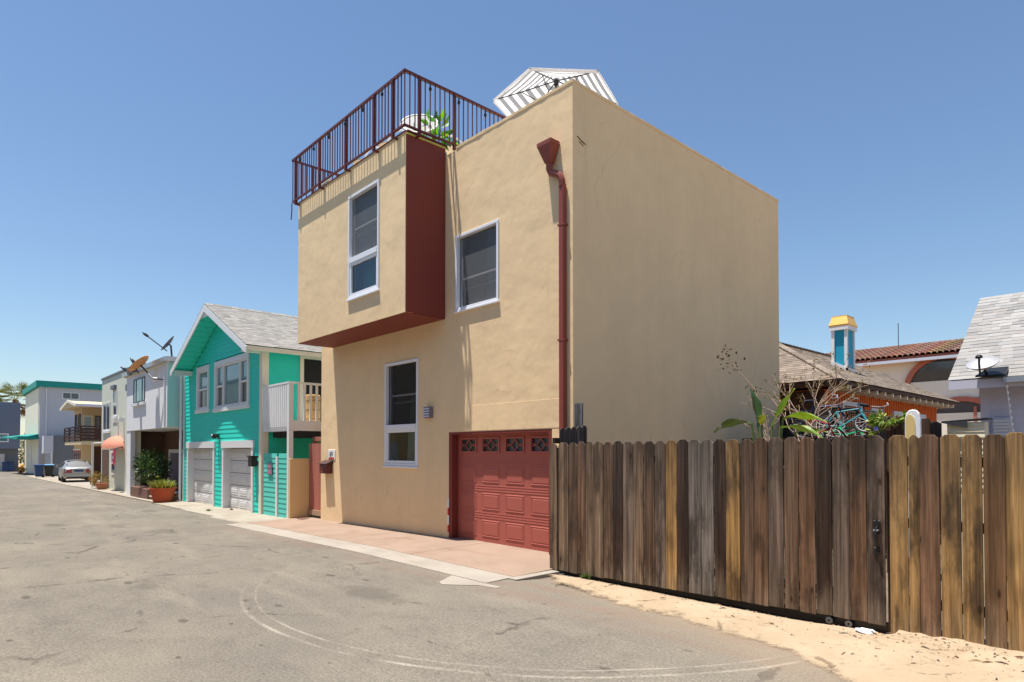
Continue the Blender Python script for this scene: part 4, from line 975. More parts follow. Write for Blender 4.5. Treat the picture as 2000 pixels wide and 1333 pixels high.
# balcony door on the side
mb = MB(); frame_box(mb, FGS, 0.68, 1.88, 2.34, 4.54, 0.001, .045, .12, .02); dr = mb.build('balcony_door', 'cream_paint', green)
mb = MB(); FGS.box(mb, .8, 1.76, 2.36, 4.42, -.05, -.03); mb.build('door_panel', 'room_dark', dr)
def wood_window(F, W, parts, parent, mat='white_paint', sillmat='white_paint', trim=.13):
    u0, u1, v0, v1 = W; mb = MB(); frame_box(mb, F, u0, u1, v0 + .02, v1, .001, .05, trim, .03, .15)
    w = mb.build('window', mat, parent)
    s = MB(); F.box(s, u0 - .06, u1 + .06, v0 - .10, v0 + .02, .001, .075); s.build('sill', sillmat, w, bevel=.006)
    for a, b, kind in parts:
        mb = MB(); frame_box(mb, F, a, b, v0 + .05, v1 - .15, -.05, .02, .055); mid = v0 + (v1 - v0) * .47
        if kind == 'hung': F.box(mb, a + .055, b - .055, mid - .03, mid + .03, -.05, .022)
        mb.build('sash', mat, w)
        if kind == 'hung':
            g = MB(); F.box(g, a + .05, b - .05, mid + .03, v1 - .2, -.035, -.03); g.build('pane', 'pane_sky', w)
            g = MB(); F.box(g, a + .05, b - .05, v0 + .1, mid - .03, -.045, -.04); g.build('pane', 'pane_dark', w)
        else:
            g = MB(); F.box(g, a + .05, b - .05, v0 + .1, v1 - .2, -.035, -.03); g.build('pane', 'pane_sky', w)
    return w
t = NT('pane_sky'); p = t.pos(); M['pane_sky'] = t.done(t.scale_col(lin((92, 132, 138)), t.math('ADD', t.math('MULTIPLY', t.noise(p, 1.4, 3), .5), .7)), 0.05, t.bump(t.noise(p, 1.0, 2), .04, .05), spec=0.8)  # teal base colour holds a painted sky reflection
wood_window(FGN, SW, [(SW[0] + .12, SW[1] - .12, 'hung')], green)
wood_window(FGN, BWN, [(BWN[0] + .12, BWN[0] + .78, 'hung'), (BWN[0] + .82, BWN[1] - .82, 'fixed'), (BWN[1] - .78, BWN[1] - .12, 'hung')], green)
# garage doors
def sect_door(F, u0, u1, v0, v1, rows, cols, parent, mat, depth=.17, rel=.010):
    mb = MB(); F.box(mb, u0, u1, v0, v1, -depth - .04, -depth); d = mb.build('garage_door', mat, parent); dh = (v1 - v0) / rows; cw = (u1 - u0) / cols
    for r in range(rows):
        if r: mb = MB(); F.box(mb, u0, u1, v0 + dh * r - .008, v0 + dh * r + .008, -depth + .0005, -depth + .006); mb.build('section_joint', 'sign_grey', d)
        for c in range(cols):
            a, b, c0, c1 = u0 + cw * c + .09, u0 + cw * (c + 1) - .09, v0 + dh * r + .09, v0 + dh * (r + 1) - .09
            P = lambda q, w: [F.P(a + q, c0 + q, w - depth), F.P(b - q, c0 + q, w - depth), F.P(b - q, c1 - q, w - depth), F.P(a + q, c1 - q, w - depth)]
            mb = MB(); mb.add(P(-.01, .001) + P(0, rel) + P(.025, .002) + P(.05, rel * 1.2), [(4 * k + i, 4 * k + (i + 1) % 4, 4 * k + 4 + (i + 1) % 4, 4 * k + 4 + i) for k in range(3) for i in range(4)] + [(12, 13, 14, 15)]); mb.build('panel', mat, d)
    return d
for D in (D1, D2):
    sect_door(FGN, D[0] + .10, D[1] - .10, GB + .02, 1.76, 5, 3, green, 'door_white')
    mb = MB(); FGN.box(mb, D[0] - .05, D[0] + .10, GB - .1, 1.78, -.21, .045); FGN.box(mb, D[1] - .10, D[1] + .05, GB - .1, 1.78, -.21, .045); FGN.box(mb, D[0] - .10, D[1] + .10, 1.78, 2.0, -.15, .06); mb.build('garage_frame', 'white_paint', green)
# roof
roof = MB(); SH = [lin((148, 144, 138)), lin((142, 138, 133)), lin((153, 149, 142)), lin((136, 133, 129))]
y0, y1 = GY - OV - .02, 9.0
roof.prism([(AX, y0, AZ), (RX, y0, EVZ), (RX, y0, EVZ - .10), (AX, y0, AZ - .13), (LX, y0, EVZ - .10), (LX, y0, EVZ)], (0, y1 - y0, 0)); rf = roof.build('roof', 'teal', green)
mb = MB(); shingles(mb, (RX + .04, y0 - .03, EVZ + .005), (RX + .04, y1, EVZ + .005), (AX, y1, AZ + .02), (AX, y0 - .03, AZ + .02), 34, .20, SH, .009, 3)
shingles(mb, (LX - .04, y1, EVZ + .005), (LX - .04, y0 - .03, EVZ + .005), (AX, y0 - .03, AZ + .02), (AX, y1, AZ + .02), 34, .20, SH, .009, 4); stuff(mb.build('shingles', 'shingle', rf))
mb = MB()
for i in range(36): 
    yy = y0 + .26 * i; mb.cur = random.choice(SH); mb.prism([(AX - .12, yy, AZ - .02), (AX, yy, AZ + .055 + .012 * (i % 2)), (AX + .12, yy, AZ - .02), (AX, yy, AZ + .01)], (0, .25, 0))
mb.cur = (1, 1, 1); mb.build('ridge_caps', 'shingle', rf)
def barge(x1, z1, s):
    mb = MB(); yb = y0 - .035; d = .19
    mb.prism([(AX, yb, AZ - .005), (x1 + .10 * s, yb, z1 - .05), (x1 + .10 * s, yb, z1 - .05 - d), (x1 - .02 * s, yb, z1 + .0 - d), (AX, yb, AZ - d - .035)], (0, .034, 0)); mb.build('barge_board', 'white_paint', rf)
barge(RX, EVZ, 1); barge(LX, EVZ, -1)
mb = MB(); mb.prism([(AX - .42, y0 + .005, AZ - .38), (AX + .42, y0 + .005, AZ - .38), (AX, y0 + .005, AZ - .15)], (0, .03, 0)); mb.build('gable_collar', 'white_paint', rf)
for sgn, ex in ((1, RX), (-1, LX)):                            # soffit boards under the gable overhang
    n = 13
    for i in range(n):
        t0, t1 = i / n, (i + .93) / n; L = Vector((ex - AX, 0, EVZ - AZ)); A = Vector((AX, y0 + .01, AZ - .135)); p0 = A + L * t0; p1 = A + L * t1
        mb = MB(); mb.prism([p0, p1, p1 + Vector((0, 0, -.02)), p0 + Vector((0, 0, -.02))], (0, OV, 0)); mb.build('soffit_board', 'teal', rf)
for x in (RX - .35, LX + .35): mb = MB(); zz = AZ - abs(x - AX) * sl - .16; mb.box(x - .06, x + .06, y0 + .02, GY, zz - .16, zz); mb.build('outlooker', 'white_paint', rf)
mb = MB(); mb.box(RX - .03, RX + .05, y0, y1, EVZ - .14, EVZ - .02); mb.build('eave_fascia', 'cream_paint', rf)
mb = MB(); zc = AZ - 2.0 * sl; mb.lathe([(.26, 0), (.25, .06), (.18, .14), (0, .18)], (AX + 2.0, 3.3, zc + .02), 14); mb.box(AX + 1.72, AX + 2.3, 3.0, 3.6, zc - .15, zc + .04); mb.build('roof_vent', 'brown_stucco', rf, smooth=True)
# balcony over the side yard
bx0, bx1, by0, by1, bz = GR + .05, -9.56, GY - .005, 2.6, 2.36
mb = MB(); mb.box(bx0, bx1, by0, by1, bz - .14, bz - .02); balc = mb.build('balcony', 'white_paint', green)
mb = MB(); mb.box(bx0, bx1 + .02, by0 - .03, by0 + .12, 3.46, 3.505); mb.box(bx1 - .09, bx1 + .05, by0 + .12, by1, 3.46, 3.505); mb.build('top_rail', 'white_paint', balc)
mb = MB(); mb.box(bx0, bx1 + .01, by0 + .0, by0 + .05, bz - .02, bz + .13); mb.box(bx1 - .05, bx1 + .01, by0 + .05, by1, bz - .02, bz + .13); mb.build('bottom_rail', 'white_paint', balc)
for i in range(14): x = bx0 + .05 + i * .125; mb = MB(); mb.box(x, x + .085, by0 - .022, by0 - .002, bz - .03, 3.46); mb.build('baluster', 'white_paint', balc)
for i in range(16): y = by0 + .22 + i * .17; mb = MB(); mb.box(bx1 - .035, bx1 - .0, y, y + .06, bz + .13, 3.46); mb.build('baluster', 'white_paint', balc)
for z_0, z_1 in ((bz - .14, 3.46), (GB, bz - .141)): mb = MB(); mb.box(bx1 - .09, bx1 + .03, by0 - .025, by0 + .095, z_0, z_1); mb.build('post', 'white_paint', balc)
mb = MB(); mb.box(bx0, bx1, by0 + .3, by1, bz - .3, bz - .141); mb.build('balcony_shade', 'room_dark', balc)  # near-black slab painting the shade below the balcony
o = thing('straw_screen', (-9.75, 0.6, bz), 'roll of golden straw matting standing on the white balcony', 'screen')
mb = MB(); mb.lathe([(.19, 0), (.2, .02), (.2, .86), (.17, .88)], (-9.95, 0.42, bz - .02), 20); mb.build('roll', 'straw', o)
for z in (.2, .45, .7): mb = MB(); mb.torus((-9.95, .42, bz + z), .2, .008, (0, 0, 1), 20, 5); mb.build('tie', 'step_brown', o)
# small fittings
o = thing('wall_light', (-15.0, GY - .12, 2.12), 'black twin floodlight between the two white garage doors', 'lamp')
mb = MB(); mb.box(-15.1, -14.98, GY - .05, GY - .026, 2.08, 2.24); mb.build('back_plate', 'black_iron', o)
for s in (-1, 1): mb = MB(); mb.lathe([(.04, 0), (.06, .05), (.08, .16)], (-15.04 + .06 * s, GY - .06, 2.2), 10, (s * .4, -1, -.35)); mb.build('lamp_head', 'black_iron', o)
o = thing('letter_box', (-11.75, GY - .1, 1.24), 'black box letter holder on the green wall right of the garage doors', 'box')
mb = MB(); FGN.box(mb, -11.95, -11.66, 1.24, 1.52, .04, .2); mb.build('body', 'black_iron', o, bevel=.01); mb = MB(); FGN.box(mb, -11.98, -11.63, 1.521, 1.55, .04, .23); mb.build('lid', 'black_paint', o)
mb = MB(); x = GL - .12; mb.tube([(x, GY - .1, GB), (x, GY - .1, 4.3), (x + .1, GY - .15, 4.5)], .045, 8); tag(mb.build('drainpipe', 'white_paint'), 'white drainpipe at the left corner of the teal house', 'pipe')
# teal side gate, low tan wall, red wooden gate
tg = thing('side_gate', (-10.4, GY, G(-10.4)), 'light teal slatted side gate under the white balcony', 'gate')
FT = Face('front', GY - .01); z = G(-10.4) + .02
mb = MB(); FT.box(mb, -11.25, -9.68, z, 1.53, -.03, 0); mb.build('backing', 'teal_light', tg)
k = 0
while z < 1.5:
    for a, b in ((-11.23, -10.33), (-10.21, -9.69)):
        mb = MB(); mb.prism([FT.P(a, z, .001), FT.P(a, z, .014), FT.P(a, z + .126, .004), FT.P(a, z + .126, .001)], (b - a, 0, 0)); mb.build('slat', 'teal_light', tg)
    z += .132
mb = MB(); FT.box(mb, -10.325, -10.215, G(-10) + .02, 1.54, .001, .045); mb.build('stile', 'white_paint', tg)
o = thing('gate_notice', (-10.75, GY - .06, 1.03), 'small grey and pink notice on the teal side gate', 'sign')
mb = MB(); FT.box(mb, -10.90, -10.58, 1.03, 1.36, .034, .042); mb.build('panel', 'sign_grey', o); mb = MB(); FT.box(mb, -10.87, -10.61, 1.06, 1.17, .0425, .045); FT.box(mb, -10.87, -10.61, 1.22, 1.31, .0425, .045); mb.build('print', 'sign_pink', o)
mb = MB(); mb.box(-9.675, -9.47, GY - .02, 0.16, G(-9.6) - .1, 1.49); tag(mb.build('low_wall', 'tan_stucco_old', bevel=.012, segs=2), 'short tan plastered wall end between teal gate and red gate', 'wall')
rg = thing('red_gate', (-9.0, 0.12, G(-9)), 'faded red plank gate in the gap beside the tan house', 'gate')
FRG = Face('front', .12)
for i in range(6):
    a = -9.465 + i * .150; mb = MB(); FRG.box(mb, a, a + .146, .16, 1.88, 0, .02 + .004 * (i % 2)); mb.build('board', 'gate_red', rg)
mb = MB(); FRG.box(mb, -9.48, -8.57, .02, .155, -.08, .06); mb.build('threshold', 'block_brown', rg)
mb = MB(); mb.box(-9.47, -9.37, .20, .30, 0, 2.06); mb.box(-9.365, -8.6, .20, .30, 1.95, 2.06); mb.build('frame', 'gate_red', rg)
o = tag(MB().box(-9.2, -8.9, -.35, -.15, G(-9) + .045, G(-9) + .052).build('door_mat', 'step_brown'), 'small dark mat on the driveway before the red gate', 'mat')

# ------------------------------------------------------------------ houses further down the alley
def simple_window(F, u0, u1, v0, v1, parent, mat='white_paint', t=.07, pane='pane_dark', sill=True, mull=(), trans=None, w=.03):
    mb = MB(); frame_box(mb, F, u0, u1, v0, v1, .001, w, t)
    for m in mull: F.box(mb, m - t * .4, m + t * .4, v0 + t, v1 - t, .001, w)
    if trans: F.box(mb, u0 + t, u1 - t, trans - t * .4, trans + t * .4, .001, w)
    o = mb.build('window', mat, parent)
    g = MB(); F.box(g, u0 + t, u1 - t, v0 + t, v1 - t, .002, .012); g.build('pane', pane, o)
    if sill: s = MB(); F.box(s, u0 - .08, u1 + .08, v0 - .12, v0 - .001, .001, w + .04); s.build('sill', mat, o)
    return o

# white house with an overhanging upper floor and a dark porch below
X0, X1, WY = -26.0, -19.32, -0.90; gz = G(-22.5); FW = Face('front', WY); FWS = Face('right', X1)
wh = thing('white_house', (-22.6, 3, gz), 'white stucco house with overhanging upper floor and dark brown porch', 'house')
mb = MB(); mb.box(X0, X1, WY, 7, 2.56, 5.02); mb.build('upper_wall', 'white_stucco', wh)
mb = MB(); mb.box(X1 + .001, X1 + .02, WY + .03, 7, 2.58, 4.95); mb.build('side_panel', 'aqua_stucco', wh)
mb = MB(); mb.box(X0, X0 + .08, WY + .46, .549, gz - .3, 2.557); mb.build('porch_side', 'brown_stucco', wh)
mb = MB(); mb.box(X0, X1 - .02, 0.55, 7, gz - .3, 2.559); mb.build('lower_wall', 'brown_stucco', wh)
mb = MB(); mb.box(X0, X0 + .75, WY + .02, WY + .2, gz - .3, 2.558); mb.build('porch_column', 'white_stucco', wh)
mb = MB(); mb.box(X0 + .1, X0 + .6, WY + .201, WY + .45, gz - .3, 2.558); mb.build('porch_pilaster', 'cream_stucco', wh)
mb = MB(); mb.prism([(X0 - .25, WY - .08, 5.0), (X0 - .25, WY - .08, 5.14), (X0 - .25, 3.0, 5.40), (X0 - .25, 7.2, 5.2), (X0 - .25, 7.2, 5.0)], (X1 - X0 + .45, 0, 0)); rf = mb.build('roof', 'sign_grey', wh)
mb = MB(); mb.box(X0 - .3, X1 + .28, WY - .16, WY - .075, 4.98, 5.15); mb.box(X1 + .2, X1 + .29, WY - .074, 7.2, 4.99, 5.16); mb.build('gutter', 'galv', rf)
mb = MB(); mb.box(X0 - .2, X1 + .18, WY - .07, WY, 4.94, 4.998); mb.build('soffit', 'pale_stucco', rf)
simple_window(FW, -24.6, -22.65, 3.72, 4.74, wh, 'dark_steel', .05, 'pane_sky', False, (-24.15, -23.1))
mb = MB(); FW.box(mb, -24.75, -22.5, 3.58, 3.70, .001, .09); mb.build('window_sill', 'white_paint', wh)
mb = MB(); FW.box(mb, X1 - .28, X1 - .2, 2.6, 4.9, .001, .06); mb.build('drainpipe', 'white_paint', wh)
FP = Face('front', .55)
mb = MB(); frame_box(mb, FP, -24.6, -22.2, gz, 1.75, .001, .08, .16, .01); dr = mb.build('front_door', 'white_paint', wh)
mb = MB(); FP.box(mb, -24.4, -22.4, gz, 1.6, .001, .02); mb.build('door_leaf', 'sign_grey', dr)
mb = MB(); FP.box(mb, -21.1, -20.45, gz + .3, 1.9, .001, .03); mb.build('narrow_window', 'white_paint', wh); mb = MB(); FP.box(mb, -21.0, -20.55, gz + .9, 1.8, .031, .035); mb.build('pane', 'pane_dark', wh)
o = thing('wall_spotlight', (-20.55, WY - .1, 4.36), 'white spotlight on the white stucco upper wall', 'lamp')
mb = MB(); mb.lathe([(.05, 0), (.06, .06), (.09, .2), (.07, .21)], (-20.5, WY - .02, 4.45), 12, (-.5, -1, -.15)); mb.lathe([(.06, 0), (.06, .03)], (-20.5, WY, 4.45), 12, (0, -1, 0)); mb.build('lamp_head', 'white_plastic', o, smooth=True)
def dish(name, label, c, axis, r, mat, foot, arm_len=.75, tilt=0.0):
    o = thing(name, foot, label, 'satellite dish'); c = Vector(c); ax = Vector(axis).normalized()
    mb = MB(); mb.lathe([(0.0, -.16 * r), (r * .35, -.14 * r), (r * .7, -.07 * r), (r, .05 * r), (r, .08 * r), (r * .68, -.03 * r), (r * .3, -.10 * r), (0, -.12 * r)], c, 28, ax); mb.build('reflector', mat, o, smooth=True)
    low = c - Vector((0, 0, 1)) * r * .85 + ax * .03; tip = c + ax * arm_len - Vector((0, 0, r * .25 + tilt * .3))
    mb = MB(); mb.tube([low, tip], .022, 6); mb.build('feed_arm', 'dark_steel', o)
    mb = MB(); mb.lathe([(.035, 0), (.05, .03), (.05, .16), (.03, .2)], tip - ax * .05, 10, -ax); mb.build('feed_horn', 'dark_steel', o, smooth=True)
    mb = MB(); b = c - ax * (.18 * r + .06); mb.tube([c - ax * .14 * r, b, Vector((b.x, b.y, foot[2] + .1)).lerp(Vector(foot), .5), foot], .032, 8); mb.build('mast', 'dark_steel', o)
    return o
dish('satellite_dish', 'dark satellite dish with long arm on the white house roof', (-19.9, -0.75, 5.75), (-.19, -.78, .60), .36, 'dark_steel', (-19.75, -0.6, 5.12), 1.05, tilt=.62)
dish('satellite_dish', 'orange rusted satellite dish on the white house wall', (-20.85, -1.50, 5.0), (-.35, -.62, .74), .44, 'rust_dish', (-19.55, -0.92, 4.35), .45)
dish('satellite_dish', 'small grey satellite dish at the left gutter of the white house', (-23.6, -1.20, 5.05), (-.6, -.7, .4), .26, 'dish_grey', (-23.4, -1.0, 5.08), .5)
# porch planter, steps, shrub, terracotta pot
st = thing('porch_steps', (-21.2, -.5, gz), 'brown brick steps and planter wall below the dark porch', 'steps')
mb = MB(); mb.box(-24.3, -21.4, -1.05, -.55, gz - .05, gz + .42); mb.build('planter_wall', 'step_brown', st, bevel=.01)
mb = MB(); mb.box(-24.3, -22.0, -.549, .3, gz - .05, gz + .34); mb.build('planter_soil', 'bark', st)
for i, (a, h) in enumerate(((-.98, .17), (-.55, .34))):
    mb = MB(); mb.box(-21.39, -19.7, a, .5, gz - .05 + (0.0 if i == 0 else .17), gz + h - .04); mb.build('step', 'step_brown', st); mb = MB(); mb.box(-21.39, -19.68, a - .03, a + .38, gz + h - .039, gz + h); mb.build('tread', 'step_top', st)
SHR = [lin((62, 92, 40)), lin((44, 70, 32)), lin((92, 120, 56)), lin((34, 54, 26))]
def bush(name, c, rad, n, size, cols, label, seed, mat='leaf_gloss', trunk=True):
    o = thing(name, (c[0], c[1], c[2] - rad[2]), label, 'shrub'); rnd = random.Random(seed)
    mb = MB()
    for k in range(9):
        a = rnd.uniform(0, 6.28); e = Vector((c[0] + rad[0] * .7 * math.cos(a), c[1] + rad[1] * .7 * math.sin(a), c[2] + rad[2] * rnd.uniform(-.2, .7))); mb.tube([(c[0], c[1], c[2] - rad[2]), Vector((c[0], c[1], c[2] - rad[2])).lerp(e, .55) + Vector((0, 0, .05)), e], [.022, .014, .006], 5)
    mb.build('trunk', 'bark', o)
    mb = MB(); leaf_cloud(mb, c, rad, n, size, cols, seed, .4); mb.build('crown', mat, o); return o
bush('leafy_shrub', (-22.75, -.62, gz + 1.15), (1.25, .55, .85), 1500, .15, SHR, 'large dark green leafy shrub in front of the porch', 11)
bush('flowering_shrub', (-19.25, -.62, G(-19.2) + .14), (.22, .16, .14), 260, .06, [lin((150, 160, 150)), lin((90, 110, 80)), lin((190, 180, 190))], 'small grey green plant at the corner of the teal house', 12, 'leaf')
o = potted(-19.35, -1.0, G(-19.3) + .02, .44, .52, 1, .3, 'big orange terracotta pot of spiky grass plants', [lin((150, 150, 60))], 'terracotta', 'leaf', 21, (.4, .4, .2), 'terracotta_planter')
mb = MB(); rnd = random.Random(5)
for i in range(420):
    a = rnd.uniform(0, 6.28); r_ = rnd.uniform(0, .38); p = Vector((-19.35 + r_ * math.cos(a), -1.0 + r_ * math.sin(a), G(-19.3) + .48)); d = Vector((math.cos(a) * rnd.uniform(.1, .7), math.sin(a) * rnd.uniform(.1, .7), 1)).normalized(); L = rnd.uniform(.18, .42); s = Vector((-d.y, d.x, 0)).normalized() * .016
    k = rnd.uniform(.6, 1.2); c_ = rnd.choice([lin((150, 156, 70)), lin((112, 130, 60)), lin((176, 168, 96))]); mb.cur = tuple(q * k for q in c_); m_ = p + d * L * .6; mb.add([p - s, p + s, m_ + s, m_ - s, p + d * L + Vector((d.x, d.y, 0)) * .08], [(0, 1, 2, 3), (3, 2, 4)])
mb.cur = (1, 1, 1); mb.build('grass_blades', 'leaf', o)

# sage house with dome awning
SX0, SX1, SY = -34.7, -26.06, -0.40; FSG = Face('front', SY); g2 = G(-31)
sg = thing('sage_house', (-30.5, 3, g2), 'pale sage green flat roofed house with orange dome awning', 'house')
mb = MB(); mb.box(SX0, SX1, SY, 8, g2 - .3, 5.58); mb.build('wall', 'sage_stucco', sg)
mb = MB(); mb.box(SX0 - .04, SX1 + .02, SY - .05, 8.05, 5.58, 5.68); mb.build('roof_edge', 'dark_grey_stucco', sg)
simple_window(FSG, -34.2, -32.35, 2.75, 4.3, sg, 'white_paint', .09, 'pane_dark', True, (-33.3,))
simple_window(FSG, -31.6, -30.7, 3.45, 4.72, sg, 'white_paint', .09, 'pane_dark', True, (), 4.08)
mb = MB(); FSG.box(mb, -31.8, -30.9, 4.86, 5.05, .001, .12); mb.build('wall_vent', 'dark_grey_stucco', sg)
mb = MB(); FSG.box(mb, -28.3, -27.7, 4.55, 4.85, .001, .12); mb.build('wall_vent', 'dark_grey_stucco', sg)
for u in (-30.5, -29.2): mb = MB(); FSG.box(mb, u, u + .14, 3.1, 3.3, .001, .22); mb.build('wall_light', 'white_plastic', sg)
mb = MB(); FSG.box(mb, -34.4, -32.6, g2, 1.75, .001, .02); mb.build('entry_recess', 'brown_stucco', sg)
simple_window(FSG, -31.9, -30.9, .45, 1.65, sg, 'white_paint', .09, 'pane_dark', False, (), 1.05)
mb = MB(); FSG.box(mb, -28.0, -27.2, g2, 1.75, .001, .02); mb.build('side_door', 'dark_brown', sg)
mb = MB(); vs = []; ac = Vector((-30.2, SY - .01, 1.78)); nu, nv = 14, 7
for j in range(nv + 1):
    b = math.pi / 2 * j / nv
    for i in range(nu + 1):
        a = math.pi * i / nu; vs.append(ac + Vector((1.35 * math.cos(a) * math.cos(b), -.72 * math.sin(a) * math.cos(b), .66 * math.sin(b))))
mb.add(vs, [(j * (nu + 1) + i, j * (nu + 1) + i + 1, (j + 1) * (nu + 1) + i + 1, (j + 1) * (nu + 1) + i) for j in range(nv) for i in range(nu)]); mb.build('dome_awning', 'awning_orange', sg, smooth=True)
fl = thing('pink_flag', (-28.1, SY - .5, 1.4), 'pink and white flag hanging beside the orange awning', 'flag')
mb = MB(); mb.tube([(-29.0, SY - .02, 1.9), (-28.0, SY - .75, 1.72)], .03, 6); mb.build('pole', 'dark_steel', fl)
for nm, m_, a, b in (('cloth', 'pink_cloth', 0.0, 1.0), ('stripe', 'pale_cloth', .36, .56)):
    mb = MB(); vs = []
    for i in range(13):
        t_ = i / 12; x = -28.75 + 1.1 * t_; y = SY - .45 - .25 * t_ + .05 * math.sin(9 * t_) - (.004 if nm == 'stripe' else 0); zt, zb = 1.78 - .05 * t_, 1.05 + .08 * math.sin(5 * t_)
        vs += [(x, y, zb + (zt - zb) * a), (x, y, zb + (zt - zb) * b)]
    mb.add(vs, [(2 * i, 2 * i + 2, 2 * i + 3, 2 * i + 1) for i in range(12)]); mb.build(nm, m_, fl, smooth=True)
mb = MB(); mb.tube([(-35.1, -.75, G(-35) - .02), (-35.1, -.75, 2.15)], .05, 8); mb.tube([(-35.1, -.75, 2.1), (-35.1, .3, 2.2)], .04, 6); tag(mb.build('canopy_post', 'white_paint'), 'thin white post at the edge of the brown balcony', 'post')
bush('dry_shrub', (-33.0, -.75, G(-33) + .42), (.75, .4, .38), 700, .10, [lin((150, 130, 70)), lin((112, 110, 56)), lin((170, 120, 60))], 'rounded olive brown shrub in front of the sage house', 31, 'leaf')
o = tag(MB().lathe([(.2, 0), (.28, .3), (.3, .32), (.24, .32), (.22, .27), (0, .26)], (-31.7, -.85, G(-31.7) + .02), 16).build('clay_pot', 'terracotta_old', smooth=True), 'small clay pot beside the olive brown shrub', 'pot')

# house with brown balcony
BX0, BX1, BFY = -54.0, -50.5, 0.95; g3 = G(-50); bh = thing('balcony_house', (-51, 4, g3), 'beige house with dark brown slatted balcony above the parked car', 'house')
FBH = Face('front', BFY); FBR = Face('right', BX1)
mb = MB(); mb.box(BX0, BX1, BFY, 10, 2.3, 4.95); mb.build('upper_wall', 'beige_stucco', bh)
mb = MB(); mb.box(BX0, BX1, BFY, 10, g3 - .3, 2.299); mb.build('lower_wall', 'beige_stucco', bh)
mb = MB(); FBR.box(mb, 1.75, 7, g3, 2.0, .001, .03); mb.build('carport_shade', 'dark_brown', bh)  # flat dark sheet painted for the carport's shade
mb = MB(); mb.box(-55.0, -47.3, .47, BFY - .001, 2.12, 2.36); mb.box(BX1 + .001, -47.3, BFY, 6, 2.12, 2.36); mb.build('balcony_floor', 'beige_stucco', bh)
rp = [(-54.3, .1, 4.86), (-47.0, .1, 4.86), (-47.0, .1, 4.98), (-50.6, .1, 5.42), (-54.3, .1, 4.98)]
mb = MB(); mb.prism(rp, (0, 10, 0)); rf = mb.build('roof', 'beige_stucco', bh)
mb = MB(); mb.prism([(-46.9, .03, 4.80), (-46.9, .03, 5.0), (-50.6, .03, 5.48), (-54.4, .03, 5.0), (-54.4, .03, 4.80), (-50.6, .03, 5.28)], (0, .06, 0)); mb.build('barge_board', 'cream_paint', rf)
mb = MB(); mb.box(-46.999, -46.93, .1, 10.1, 4.82, 5.0); mb.build('eave_fascia', 'lilac_paint', rf)
mb = MB(); mb.prism([(-52.2, 3, 5.1), (-49.2, 3, 5.1), (-50.7, 3, 6.5)], (0, 4, 0)); mb.build('dormer', 'beige_stucco', rf)
for s in (-1, 1): mb = MB(); mb.bar((-50.7, 2.9, 6.62), (-50.7 + 1.75 * s, 2.9, 5.15), .4, .1, (0, 0, 1)); mb.build('dormer_barge', 'white_paint', rf)
bl = MB(); bl.box(-55, -47.28, .40, .50, 3.38, 3.47); balc = bl.build('balcony_rail', 'dark_brown', bh)
for k in range(4): mb = MB(); mb.box(-55, -47.3, .43, .47, 2.48 + k * .22, 2.62 + k * .22); mb.build('slat', 'dark_brown', balc); mb = MB(); mb.box(-47.34, -47.30, .5, 6, 2.46 + k * .22, 2.64 + k * .22); mb.build('slat', 'dark_brown', balc)
for x in (-54.9, -52.4, -49.8, -47.36): mb = MB(); mb.box(x - .05, x + .05, .39, .49, 2.36, 3.42); mb.build('post', 'dark_brown', balc)
for y in (1.6, 3.0, 4.4, 5.9): mb = MB(); mb.box(-47.38, -47.29, y - .05, y + .05, 2.36, 3.42); mb.build('post', 'dark_brown', balc)
mb = MB(); mb.box(-47.37, -47.28, .51, 6, 3.38, 3.47); mb.build('side_rail', 'dark_brown', balc)
for a, b in ((-53.6, -52.5), (-52.0, -50.9)): simple_window(FBH, a, b, 2.6, 4.5, bh, 'dark_brown', .10, 'pane_dark', False)
simple_window(FBR, 1.0, 1.65, 2.5, 4.35, bh, 'cream_paint', .10, 'curtain', False)
simple_window(FBR, 1.8, 2.15, 2.7, 4.35, bh, 'dark_brown', .06, 'pane_dark', False)
simple_window(FBH, -53.8, -50.8, .3, 1.7, bh, 'brick_red_frame', .14, 'pane_dark', False, (-52.8, -51.8))
mb = MB(); FBH.box(mb, -53.9, -50.7, 1.71, 1.83, .001, .06); mb.build('lintel', 'cream_paint', bh)
potted(-38.2, -.2, G(-38) + .03, .22, .4, 50, .14, 'red clay pot plant at the dark carport', [lin((90, 110, 50)), lin((120, 90, 50))], 'terracotta', 'leaf', 44, (.25, .25, .2))

